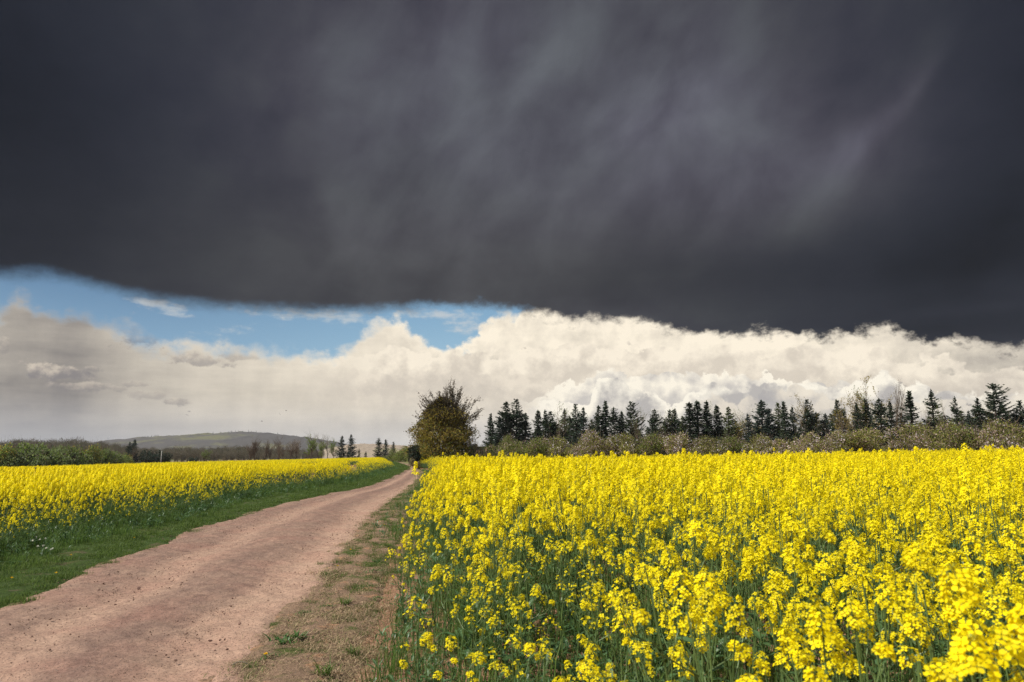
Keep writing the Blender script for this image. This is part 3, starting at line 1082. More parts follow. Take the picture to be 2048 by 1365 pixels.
    for d, y0, y1, lo, hi in ((18, 12, 26, 6, 12), (12, 26, 46, 6, 12), (5.0, 46, 92, 12, 17)):
        fx, fy = points_in(rng, d, y0, y1, lambda v: -16.0, lambda v: 0.8 * v + 2.5, lambda a, b: in_right(a, b) & (b < 78.0 - 0.44 * (a + 2)))
        e = np.clip((fx - x_fr(fy)) / 1.2, 0, 1)
        sc = (0.66 + 0.34 * e ** 0.7) * rng.normal(1.0, 0.10, len(fx))
        tall = (rng.uniform(size=len(fx)) < 0.03) & (fy < 42)
        sc = np.where(tall, np.clip(sc, 0.95, 1.05) * rng.uniform(1.15, 1.36, len(fx)), sc)
        e2 = fx - x_fr(fy)
        k = rng.uniform(size=len(fx)) < np.clip(0.45 + e2 * 0.7, 0, 1)
        g = (rng.uniform(size=len(fx)) < np.clip(0.9 - e2 * 0.75, 0, 1)) & k & (fy < 46)
        k &= ~g
        put_pts(fx[k], fy[k], sc[k], lo, hi)
        put_pts(fx[g], fy[g], sc[g] * 0.82, 17, 21)
    o = scatter('rapeseed_crop', med + low + far + green, np.concatenate(P), rng, np.concatenate(S), None, np.concatenate(I), 0.05)
    tag(o, 'dense yellow flowering rapeseed filling the field on the right of the track', 'rapeseed crop', None, 'stuff')
    return low, far


def build_left_field(low, far):
    rng = np.random.default_rng(78)
    green = [proto('rape_green', whole_plant(170 + s, False, 9, 3, 1.0, 0.95).mesh('rape_green', RAPE)) for s in range(4)]
    tufts = [proto('rape_wide', tuft_of_heads(190 + s, 10, 0.24, 9, 0.014).mesh('rape_wide', RAPE)) for s in range(5)]
    wide = [proto('rape_distant', tuft_of_heads(210 + s, 16, 0.42, 5, 0.022).mesh('rape_distant', RAPE)) for s in range(5)]
    protos = low + green + far + tufts + wide
    P, S, I = [], [], []

    def lane(xx, yy):
        """the two pairs of wheel marks a sprayer left"""
        r = np.ones(len(xx), bool)
        for (p0, p1) in (((592, 933), (622, 921)), ((607, 933), (636, 922)), ((680, 932), (704, 920)), ((693, 932), (715, 920))):
            a, b = np.array(at_ground(p0[0], p0[1], 1.0)), np.array(at_ground(p1[0], p1[1], 1.0))
            t = np.clip(((xx - a[0]) * (b - a)[0] + (yy - a[1]) * (b - a)[1]) / ((b - a) ** 2).sum(), -0.1, 1.3)
            r &= np.hypot(xx - a[0] - t * (b - a)[0], yy - a[1] - t * (b - a)[1]) > 0.42
        return r

    for d, y0, y1, lo, hi in ((22, 5, 26, 0, 6), (15, 26, 45, 0, 6), (6, 45, 75, 10, 15), (3.2, 75, 125, 15, 20), (1.5, 125, 182, 20, 25)):
        fx, fy = points_in(rng, d, y0, y1, lambda v: -0.8 * y1 - 3, lambda v: -4.0, lambda a, b: in_left(a, b) & (b < np.interp(-a / b, [0.1, 0.3, 0.5, 0.62, 0.75], [176, 182, 166, 128, 112])))
        k = lane(fx, fy) if y0 >= 45 else np.ones(len(fx), bool)
        fx, fy = fx[k], fy[k]
        e = (x_fl(fy) - fx)
        strip = np.interp(fy, [5, 12, 30, 60, 120], [1.7, 1.5, 1.1, 0.9, 0.7])     # unflowered growth along the edge
        sc = 0.85 * (0.55 + 0.45 * np.clip(e / strip, 0, 1) ** 0.8) * rng.normal(1.0, 0.08, len(fx))
        grn = (y0 < 45) & (rng.uniform(size=len(fx)) < np.clip(1.1 - e / strip, 0.03, 0.82))
        ii = np.where(grn, rng.integers(6, 10, len(fx)), rng.integers(lo, hi, len(fx)))
        P.append(np.stack([fx, fy, ground(fx, fy) - 0.01], 1)); S.append(sc); I.append(ii)
    o = scatter('rapeseed_crop', protos, np.concatenate(P), rng, np.concatenate(S), None, np.concatenate(I), 0.05)
    tag(o, 'yellow flowering rapeseed filling the field on the left of the track', 'rapeseed crop', None, 'stuff')


LOW, FAR = build_right_field()
build_left_field(LOW, FAR)
# ------------------------------------------------------------------ trees, hedge, woods
ORD = 'first second third fourth fifth sixth seventh eighth ninth tenth eleventh twelfth thirteenth fourteenth fifteenth sixteenth seventeenth eighteenth nineteenth twentieth'.split()
TENS = ['twenty', 'thirty', 'forty', 'fifty', 'sixty', 'seventy']


def ordinal(n):
    if n <= 20:
        return ORD[n - 1]
    t, u = divmod(n, 10)
    return (TENS[t - 2][:-1] + 'ieth') if u == 0 else TENS[t - 2] + '-' + ORD[u - 1]


def conifer_meshes(seed, R=2.0, h=10.0, needle='needle', gap=1.0, up=False, tiers=30):
    """trunk and crown of a spruce 10 m high: whorls of branches set with sprays of needles"""
    rng = np.random.default_rng(seed)
    tr = MB()
    tr.tube([[0, 0, -0.5], [0, 0, h * 0.5], [0, 0, h * 0.97]], [0.16, 0.10, 0.02], 0, 7)
    trunk = tr.mesh('trunk', ['bark'], True)
    mb = MB()
    P, U, V = [], [], []
    z = h * 0.06
    bulge = rng.uniform(0.65, 1.05)
    side, ph1 = rng.uniform(0, 6.28), rng.uniform(0, 6.28)
    lean = rng.normal(0, 0.012, 2)
    while z < h * 0.985:
        f = z / h
        r0 = R * (1 - f) ** bulge * (0.55 + 0.45 * min(1, f / 0.15)) * rng.uniform(0.8, 1.15) + 0.10
        nb = int(rng.integers(6, 9)) if f < 0.8 else int(rng.integers(4, 6))
        ph = rng.uniform(0, 6.28)
        for k in range(nb):
            if rng.uniform() < 0.11 * gap:
                continue
            t = ph + k * 6.283 / nb + rng.uniform(-0.35, 0.35)
            r = r0 * rng.uniform(0.55, 1.25) * (1 + 0.22 * math.cos(t - side) + 0.16 * math.sin(z * 1.7 + ph1) + 0.12 * math.sin(3.1 * z + t * 2))
            d = np.array([math.cos(t), math.sin(t), 0])
            sl = (0.75 - 1.1 * (1 - f)) if not up else 0.55 - 0.5 * (1 - f)
            pts = [np.array([0, 0, z + rng.uniform(-.1, .1)]) + d * r * q + np.array([0, 0, r * (sl * q * 0.45 + (0.32 if up else 0.22) * q ** 3)]) for q in (0, 0.35, 0.7, 1.0)]
            mb.tube(pts, [0.03, 0.022, 0.014, 0.006], 1, 3)
            m = max(3, int(r * 7.5))
            for j in range(m):
                q = 0.16 + 0.84 * (j + rng.uniform(0, 1)) / m
                c = np.array([np.interp(q, (0, .35, .7, 1.0), [p[i] for p in pts]) for i in range(3)])
                sp = (0.30 + 0.22 * (1 - q)) * min(1.0, 0.35 + r * 0.45)
                for s in (-1, 1):
                    a = s * rng.uniform(0.5, 1.1)
                    e = np.array([d[0] * math.cos(a) - d[1] * math.sin(a), d[0] * math.sin(a) + d[1] * math.cos(a), rng.uniform(-0.55, 0.12) if not up else rng.uniform(-.25, .4)])
                    P.append(c + e * sp * 0.5); U.append(e * sp * 0.62); V.append(np.cross(unit(e), unit(rng.normal(size=3))) * rng.uniform(0.06, 0.11))
                if rng.uniform() < 0.6:
                    e = np.array([0, 0, -1.0]) + rng.normal(0, 0.3, 3)
                    P.append(c + e * 0.10); U.append(e * 0.15); V.append(np.cross(unit(e), d) * 0.055)
        z += h / tiers * rng.uniform(0.7, 1.3) * (1.0 if f < 0.7 else 0.7)
    e = np.array([[0, 0, 1.0]] * 6) + rng.normal(0, 0.25, (6, 3))
    P += list(np.array([[0, 0, h * 0.975]] * 6) + e * 0.12); U += list(e * 0.2); V += list(np.cross(unit(e), rng.normal(size=(6, 3))) * 0.05)
    mb.kites(P, U, V, 0, -0.2)
    return trunk, mb.mesh('crown', [needle, 'bark'])


def branch_tree(seed, h, spread, levels=4, n1=9, twig='twig', leaf=None, nleaf=0, lsize=0.08, upright=0.6, stems=1, thick=0.14):
    """bare or thinly leaved tree: limbs fork into ever finer twigs"""
    rng = np.random.default_rng(seed)
    tr, cr = MB(), MB()
    tips = []

    def grow(p, d, L, r, lev):
        n = 4
        pts, q, dd = [p], np.array(p), np.array(d)
        for _ in range(n):
            dd = unit(dd + rng.normal(0, 0.12, 3) + np.array([0, 0, 0.09 * upright]))
            q = q + dd * L / n
            pts.append(q)
        mb = tr if lev == 0 else cr
        mb.tube(pts, np.linspace(r, r * 0.45, n + 1), 0, 6 if lev == 0 else 3)
        if lev >= levels:
            tips.append((pts[1], pts[-1]))
            return
        m = n1 if lev == 0 else int(rng.integers(4, 7))
        for k in range(m):
            f = rng.uniform(0.30, 1.0) if lev else 0.25 + 0.75 * (k + rng.uniform(0, 1)) / m
            i = min(n - 1, int(f * n))
            s = pts[i] + (pts[i + 1] - pts[i]) * (f * n - i)
            side = unit(np.cross(dd, rng.normal(size=3)))
            ang = rng.uniform(0.35, 0.9) * spread
            nd = unit(dd * math.cos(ang) + side * math.sin(ang) + np.array([0, 0, 0.25 * upright]))
            grow(s, nd, L * rng.uniform(0.42, 0.66), r * 0.45 * (1.15 - f * 0.4), lev + 1)

    for s in range(stems):
        a = rng.uniform(0, 6.28)
        tilt = 0.0 if stems == 1 else rng.uniform(0.05, 0.35)
        grow(np.array([math.cos(a), math.sin(a), 0]) * (0.0 if stems == 1 else 0.25), np.array([math.cos(a) * tilt, math.sin(a) * tilt, 1.0]), h * 0.62, thick, 0)
    if leaf and tips:
        A = np.array([t[0] for t in tips]); B = np.array([t[1] for t in tips])
        i = rng.integers(0, len(tips), nleaf)
        c = A[i] + (B - A)[i] * rng.uniform(0, 1.1, (nleaf, 1)) + rng.normal(0, 0.04, (nleaf, 3))
        U = rand_dirs(rng, nleaf) * lsize
        cr.kites(c, U, unit(np.cross(U, rng.normal(size=(nleaf, 3)))) * lsize * 0.5, 1)
    return tr.mesh('trunk', [twig if stems > 1 else 'bark'], True), cr.mesh('crown', [twig, leaf or twig])


def shrub_meshes(seed, rx, rz, n, mats, share, size, lumps=9, twigs=60, lift=0.12, base=0.0):
    """a rounded bush: lumps of leaf-sized pieces round a bundle of stems"""
    rng = np.random.default_rng(seed)
    st = MB()
    for k in range(7):
        t = rng.uniform(0, 6.28); e = rng.uniform(0.2, 0.7)
        st.tube([[0.1 * math.cos(t), 0.1 * math.sin(t), -0.3], [rx * e * 0.4 * math.cos(t), rx * e * 0.4 * math.sin(t), rz * 0.35], [rx * e * math.cos(t), rx * e * math.sin(t), rz * 0.8]], [0.05, 0.035, 0.012], 0, 4)
    stem = st.mesh('stem', ['twig'])
    mb = MB()
    L = np.stack([rng.uniform(-0.62, 0.62, lumps) * rx, rng.uniform(-0.62, 0.62, lumps) * rx, rng.uniform(0.25, 0.72, lumps) * rz], 1)
    s = rng.uniform(0.30, 0.46, lumps) * min(rx, rz)
    for (cx, cy, cz), q in zip(L, s):
        for _ in range(twigs // lumps):
            d = rand_dirs(rng, 1)[0]; d[2] = abs(d[2]) * 0.9 + 0.25
            p = np.array([cx, cy, cz]) + d * q * 0.4
            mb.tube([p, p + d * q * 0.55 + [0, 0, 0.1 * q], p + d * q * rng.uniform(0.8, 1.25) + [0, 0, 0.3 * q]], [0.014, 0.009, 0.004], len(mats), 3)
    i = rng.integers(0, lumps, n)
    d = rand_dirs(rng, n)
    rad = rng.uniform(0.25, 1.0, (n, 1)) ** 0.45 * (1 + rng.normal(0, 0.12, (n, 1)))
    c = L[i] + d * rad * s[i][:, None]
    c[:, 2] = np.maximum(c[:, 2], base + rng.uniform(0.02, 0.3, n))
    U = unit(d + rng.normal(0, 0.8, (n, 3)) + [0, 0, lift]) * size * rng.uniform(0.6, 1.3, (n, 1))
    V = unit(np.cross(U, rng.normal(size=(n, 3)))) * np.linalg.norm(U, axis=1, keepdims=True) * 0.55
    # colours gather in patches
    patch = waves(c[:, 0] * 1.0 + c[:, 2], c[:, 1] + seed, seed, [(1.6, 0.5)])
    r = rng.uniform(size=n) + patch * 0.35
    cum = np.cumsum(share)
    lab = np.clip(np.searchsorted(cum, np.clip(r, 0, 0.999)), 0, len(mats) - 1)
    for m in range(len(mats)):
        k = lab == m
        mb.kites(c[k], U[k], V[k], m, 0.1)
    return stem, mb.mesh('crown', list(mats) + ['twig'])


def plant_tree(name, label, cat, group, parts, x, y, scale, rz, z=None):
    root = link(name, None, None, (x, y, float(ground(x, y)) if z is None else z), (0, 0, rz), scale)
    tag(root, label, cat, group)
    for nm, me in parts:
        link(nm, me, root)
    return root


def build_tree_row():
    rng = np.random.default_rng(300)
    kinds = {'spruce': [], 'slender': [], 'blue': [], 'wide': [], 'light': [], 'thin': [], 'bare': [], 'leafy': []}
    for s in range(4):
        kinds['spruce'].append(conifer_meshes(400 + s, 2.0))
        kinds['blue'].append(conifer_meshes(420 + s, 2.1, needle='needle_blue'))
    for s in range(3):
        kinds['slender'].append(conifer_meshes(440 + s, 1.45, tiers=36))
    for s in range(2):
        kinds['wide'].append(conifer_meshes(460 + s, 2.9, up=True, tiers=26))
        kinds['light'].append(conifer_meshes(470 + s, 2.1, needle='needle_light', gap=2.5))
        kinds['thin'].append(branch_tree(480 + s, 10, 0.9, 3, 12, 'twig', 'leaf_green', 900, 0.09, 0.5))
        kinds['bare'].append(branch_tree(490 + s, 10, 0.55, 4, 11, 'twig', None, 0, 0.1, 1.1))
        kinds['leafy'].append(branch_tree(500 + s, 10, 0.85, 3, 12, 'twig', 'leaf_olive', 1500, 0.10, 0.6))
    look = {'spruce': 'dark dense spruce', 'slender': 'dark slender pointed spruce', 'blue': 'bluish dark spruce', 'wide': 'broad dark spruce with upturned branches', 'light': 'paler yellowish conifer',
            'thin': 'thin tree with sparse young leaves', 'bare': 'bare tree with upright twigs', 'leafy': 'twiggy tree with brownish leaves'}
    nm = {'spruce': 'spruce_tree', 'slender': 'spruce_tree', 'blue': 'spruce_tree', 'wide': 'spruce_tree', 'light': 'conifer_tree', 'thin': 'broadleaf_tree', 'bare': 'bare_tree', 'leafy': 'broadleaf_tree'}
    row = [(981, 827, 'slender', 1.0), (999, 833, 'blue', .8), (1012, 804, 'spruce', 1.0), (1033, 798, 'spruce', 1.0), (1051, 826, 'blue', 1.0), (1076.5, 821, 'slender', 1.1), (1091, 820, 'slender', 1.0), (1101, 823, 'spruce', .9), (1115, 815, 'thin', 1.0),
           (1130, 818, 'spruce', .8), (1140, 832, 'light', .7), (1152.5, 808, 'spruce', .8), (1168, 815, 'blue', .9), (1182, 835, 'thin', .8), (1199, 812, 'spruce', .85), (1213, 802, 'slender', 1.2), (1229, 815, 'spruce', .8), (1245, 823, 'slender', .9), (1264, 804, 'wide', .75),
           (1280, 822, 'thin', .7), (1311, 819, 'spruce', .95), (1328, 828, 'thin', .8), (1342, 820, 'spruce', 1.0), (1352, 818, 'slender', 1.0), (1368, 832, 'light', .7), (1382, 806, 'slender', 1.25), (1398, 802, 'slender', 1.2), (1417, 802, 'slender', 1.25), (1429, 813, 'thin', .8), (1437, 811, 'slender', 1.0),
           (1460, 814, 'light', 1.05), (1490, 823, 'thin', .7), (1499, 828, 'blue', .85), (1528, 801, 'blue', 1.05), (1543, 816, 'blue', 1.0), (1562, 806, 'light', .8), (1573, 803, 'slender', 1.0), (1590, 815, 'spruce', .9), (1609, 797, 'leafy', .95), (1620, 799, 'spruce', .8), (1640, 832, 'thin', .7), (1656, 827, 'blue', .8), (1681, 799, 'spruce', .85), (1692, 812, 'leafy', .7),
           (1713, 785, 'thin', .8), (1720, 806, 'spruce', .7), (1738, 798, 'slender', 1.0), (1755, 774, 'leafy', 1.0), (1767, 797, 'spruce', .85), (1788, 803, 'spruce', .8), (1803, 770, 'bare', .9), (1829, 782, 'slender', 1.1), (1858, 812, 'thin', .5), (1874, 780, 'spruce', .85), (1894, 806, 'thin', .6), (1920, 793, 'wide', .55), (1945, 822, 'blue', .7), (1966, 796, 'spruce', .85), (2000, 768, 'wide', .85), (2050, 801, 'spruce', .9), (2090, 790, 'spruce', 1.0), (2130, 805, 'blue', 1.0)]
    for i, (px, py, kd, wk) in enumerate(row):
        D = np.interp(px, [980, 1400, 2050], [118, 108, 92]) + rng.uniform(-4, 4)
        x = col_x(px, D)
        z = float(ground(x, D)) - 0.3
        H = height_of(py, D) - z
        me = kinds[kd][i % len(kinds[kd])]
        s = H / 10.0
        w = (1.0 if kd in ('thin', 'bare', 'leafy') else 1.5) * wk * s * rng.uniform(0.9, 1.12)
        plant_tree(nm[kd], '%s, %s from left in the row behind the hedge' % (look[kd], ordinal(i + 1)), 'tree', 'trees in a row behind the blossoming hedge', [('trunk', me[0]), ('crown', me[1])], x, D, (w, w, s), rng.uniform(0, 6.28), z)
    # a lower, denser line behind them
    px, j = 985.0, 0
    while px < 2060:
        D = np.interp(px, [980, 1400, 2050], [131, 121, 104]) + rng.uniform(-3, 3)
        kd = ['spruce', 'blue', 'thin', 'spruce', 'light', 'blue', 'leafy'][int(rng.integers(0, 7))]
        py = np.interp(px, [980, 1050, 1300, 1500, 1700, 2048], [850, 846, 846, 842, 832, 826]) + rng.uniform(-10, 8)
        x = col_x(px, D); z = float(ground(x, D)) - 0.3
        s = (height_of(py, D) - z) / 10.0
        w = (1.3 if kd in ('thin', 'leafy') else 2.0) * s
        me = kinds[kd][int(rng.integers(0, len(kinds[kd])))]
        j += 1
        plant_tree(nm[kd], 'low %s, %s from left of the trees behind the spruces' % (look[kd].replace('dark ', '').replace('with sparse young leaves', '').replace('with brownish leaves', '').strip(), ordinal(j)), 'tree', 'lower trees behind the spruce row', [('trunk', me[0]), ('crown', me[1])], x, D, (w, w, s), rng.uniform(0, 6.28), z)
        px += rng.uniform(20, 36)
    # trees left of the track, beyond the left field
    for px, py, kd, wk, D, lb in [(258, 884, 'spruce', 1.2, 190, 'left spruce of the dark pair right of the green bushes'), (268, 879, 'blue', 1.25, 190, 'right and taller spruce of the dark pair right of the green bushes'),
                                  (320, 900, 'slender', 0.75, 192, 'narrow dark cypress-like tree just left of the white post'),
                                  (683, 872, 'blue', 1.25, 172, 'left spruce of the dark pair behind the end of the left field'), (701, 869, 'blue', 1.2, 172, 'right spruce of the dark pair behind the end of the left field'),
                                  (718, 897, 'light', 1.0, 185, 'small yellowish spruce right of the dark pair'), (732, 903, 'blue', 1.1, 185, 'lowest little spruce before the pale bare slope'),
                                  (757, 876, 'spruce', 1.3, 158, 'leftmost and tallest spruce of the trio before the road bend'), (771, 879, 'blue', 1.2, 158, 'middle spruce of the trio before the road bend'), (787, 884, 'wide', 0.8, 160, 'right and bushiest spruce of the trio before the road bend')]:
        x = col_x(px, D); z = float(ground(x, D)) - 0.4
        H = height_of(py, D) - z
        me = kinds[kd][int(rng.integers(0, len(kinds[kd])))]
        s = H / 10.0
        plant_tree(nm[kd], lb, 'tree', None, [('trunk', me[0]), ('crown', me[1])], x, D, (wk * s, wk * s, s), rng.uniform(0, 6.28), z)
    lean = [branch_tree(520 + s, 10, 0.75, 4, 13, 'twig', None, 0, 0.1, 0.8, 1, 0.22) for s in range(3)]
    pale = [branch_tree(530 + s, 10, 0.75, 4, 10, 'twig_pale', None, 0, 0.1, 0.7) for s in range(2)]
    oliv = [branch_tree(540 + s, 10, 0.8, 3, 14, 'twig', 'leaf_green', 2600, 0.13, 0.7) for s in range(2)]
    j = 0
    for px, py, me, wk, D, what in [(500, 884, lean[0], 1.25, 195, 'bare brown tree'), (513, 880, lean[1], 1.25, 195, 'bare brown tree'), (527, 881, lean[2], 1.25, 197, 'bare brown tree'), (541, 892, lean[0], .8, 195, 'low bare brown tree'), (554, 880, lean[1], 1.25, 193, 'bare brown tree'), (568, 890, lean[2], .8, 195, 'low bare brown tree'), (581, 882, lean[0], 1.25, 193, 'bare brown tree'), (597, 879, lean[2], 1.3, 193, 'bare brown tree'),
                                    (622, 878, oliv[0], 1.2, 186, 'olive leafy tree'), (637, 866, pale[0], 1.1, 205, 'tall pale bare tree'), (645, 886, oliv[1], .9, 184, 'small olive leafy tree'), (658, 868, pale[1], 1.1, 205, 'tall pale bare tree'), (668, 884, oliv[0], .9, 180, 'small olive leafy tree'),
                                    (408, 901, oliv[1], 1.3, 215, 'low olive leafy tree'), (262, 892, pale[1], .8, 184, 'pale twiggy tree')]:
        j += 1
        x = col_x(px, D); z = float(ground(x, D)) - 0.3
        s = (height_of(py, D) - z) / 10.0
        lb = {14: 'low olive tree standing alone before the brown wood', 15: 'pale twiggy tree in front of the dark spruce pair at the left'}.get(j, '%s, %s from the left in the row beyond the left field' % (what, ordinal(j)))
        plant_tree('bare_tree' if 'bare' in what or 'twiggy' in what else 'broadleaf_tree', lb, 'tree', None if j > 13 else 'trees in a row beyond the left field', [('trunk', me[0]), ('crown', me[1])], x, D, (wk * s, wk * s, s), rng.uniform(0, 6.28), z)


def build_hedges():
    rng = np.random.default_rng(310)
    sp = [shrub_meshes(600, 2.6, 4.0, 6500, ('hedge_leaf', 'twig', 'blossom', 'blossom_white'), (.70, .16, .12, .02), 0.085),
          shrub_meshes(601, 2.6, 4.0, 6500, ('hedge_leaf', 'twig', 'blossom', 'blossom_white'), (.54, .20, .22, .04), 0.085),
          shrub_meshes(602, 2.6, 4.0, 6500, ('leaf_green', 'hedge_leaf', 'twig', 'blossom'), (.30, .40, .22, .08), 0.08),
          shrub_meshes(603, 2.6, 4.0, 6500, ('hedge_leaf', 'twig', 'blossom', 'blossom_white'), (.48, .20, .22, .10), 0.085),
          shrub_meshes(604, 2.6, 4.0, 6500, ('hedge_leaf', 'twig', 'blossom', 'leaf_green'), (.56, .22, .12, .10), 0.085)]
    word = ['olive shrub with scattered pinkish blossom', 'pinkish blossoming shrub with brown twigs', 'green leafy shrub', 'shrub with whitish pink blossom', 'brownish twiggy shrub']
    tops = [(960, 893), (985, 889), (1040, 876), (1100, 872), (1160, 866), (1250, 866), (1330, 865), (1420, 868), (1500, 870), (1600, 868), (1680, 864), (1740, 858), (1800, 852), (1860, 850), (1920, 847), (1980, 842), (2048, 836), (2200, 826)]
    i, px = 0, 975.0
    while px < 2190:
        D = np.interp(px, [960, 2048], [84, 63]) + 2.0
        n_row = 0
        x = col_x(px, D)
        z = float(ground(x, D)) - 0.1
        k = [4, 2, 2, 0, 1, 1, 0, 2, 3, 0, 2, 0, 1, 1, 0, 4, 1, 4, 2, 1, 4, 1, 2, 4, 1, 2, 4, 4, 2, 4, 2, 4][i % 32]
        H = (height_of(np.interp(px, [t[0] for t in tops], [t[1] for t in tops]), D) - z) * rng.uniform(0.93, 1.08)
        s = H / 3.75
        plant_tree('blossoming_shrub' if k in (0, 1, 3) else 'hedge_shrub', '%s, %s from left in the hedge' % (word[k], ordinal(i + 1)), 'shrub', 'shrubs of the blossoming hedge', [('stem', sp[k][0]), ('crown', sp[k][1])], x, D + rng.uniform(-1, 1), (1.05, 1.05, s), rng.uniform(0, 6.28), z)
        i += 1
        px += 3.0 / D * F * rng.uniform(0.85, 1.1)
    # green bushes at the far left
    gb = [shrub_meshes(620 + s, 3.6, 4.4, 4200, m, (.6, .3, .1), 0.16) for s, m in enumerate([('leaf_green', 'leaf_sage', 'twig'), ('leaf_sage', 'leaf_green', 'twig'), ('leaf_green', 'leaf_olive', 'leaf_sage')])]
    j = 0
    for px, py, D, k in [(-45, 884, 118, 0), (-8, 891, 118, 2), (22, 896, 119, 1), (48, 884, 124, 0), (75, 893, 124, 1), (100, 887, 128, 0), (128, 890, 132, 1), (150, 892, 136, 0), (173, 892, 144, 2), (195, 897, 150, 0), (212, 899, 158, 1), (232, 904, 164, 0), (247, 908, 172, 2)]:
        j += 1
        x = col_x(px, D); z = float(ground(x, D)) - 0.2
        s = (height_of(py, D) - z) / 4.2
        plant_tree('green_bush', '%s bush, %s from the left in the row beyond the left field' % (['leafy green', 'sage green rounded', 'olive green'][k], ordinal(j)), 'bush', 'green bushes beyond the left field', [('stem', gb[k][0]), ('crown', gb[k][1])], x, D, (1.05, 1.05, s), rng.uniform(0, 6.28), z)
    db = shrub_meshes(630, 3.0, 4.0, 3000, ('needle', 'needle_blue', 'twig'), (.6, .35, .05), 0.15)
    lm = [shrub_meshes(640 + s, 3.0, 4.0, 3400, ('leaf_lime', 'leaf_green', 'twig'), (.55, .3, .15), 0.12) for s in range(2)]
    for px, py, D, me, w, lb in [(300, 900, 190, db, 1.3, 'dark wide bush left of the narrow cypress-like tree'), (333, 905, 188, db, .75, 'dark round bush just right of the white post'), (290, 908, 186, db, .7, 'small dark bush right of the left spruce pair'), (386, 914, 200, db, .6, 'tiny dark bush at the far edge of the left field'),
                                 (800, 899, 152, lm[0], 1.0, 'lime green bush left of the road bend'), (812, 893, 150, lm[1], .9, 'taller lime green bush at the road bend'), (826, 897, 146, lm[0], 1.0, 'lime green bush behind the dark evergreen'), (785, 906, 154, lm[1], .9, 'low lime green bush under the trio of spruces'), (838, 903, 150, lm[1], 1.0, 'yellowish bush behind the big olive bush'),
                                 (975, 897, 100, lm[0], .7, 'light green bush between the cherry tree and the hedge'), (1014, 868, 90, sp[2], .62, 'bright green twiggy bush rising out of the hedge before the spruces')]:
        x = col_x(px, D); z = float(ground(x, D)) - 0.2
        s = (height_of(py, D) - z) / 3.8
        plant_tree('leafy_bush' if me is not db else 'dark_bush', lb, 'bush', None, [('stem', me[0]), ('crown', me[1])], x, D, (w, w, s), rng.uniform(0, 6.28), z)


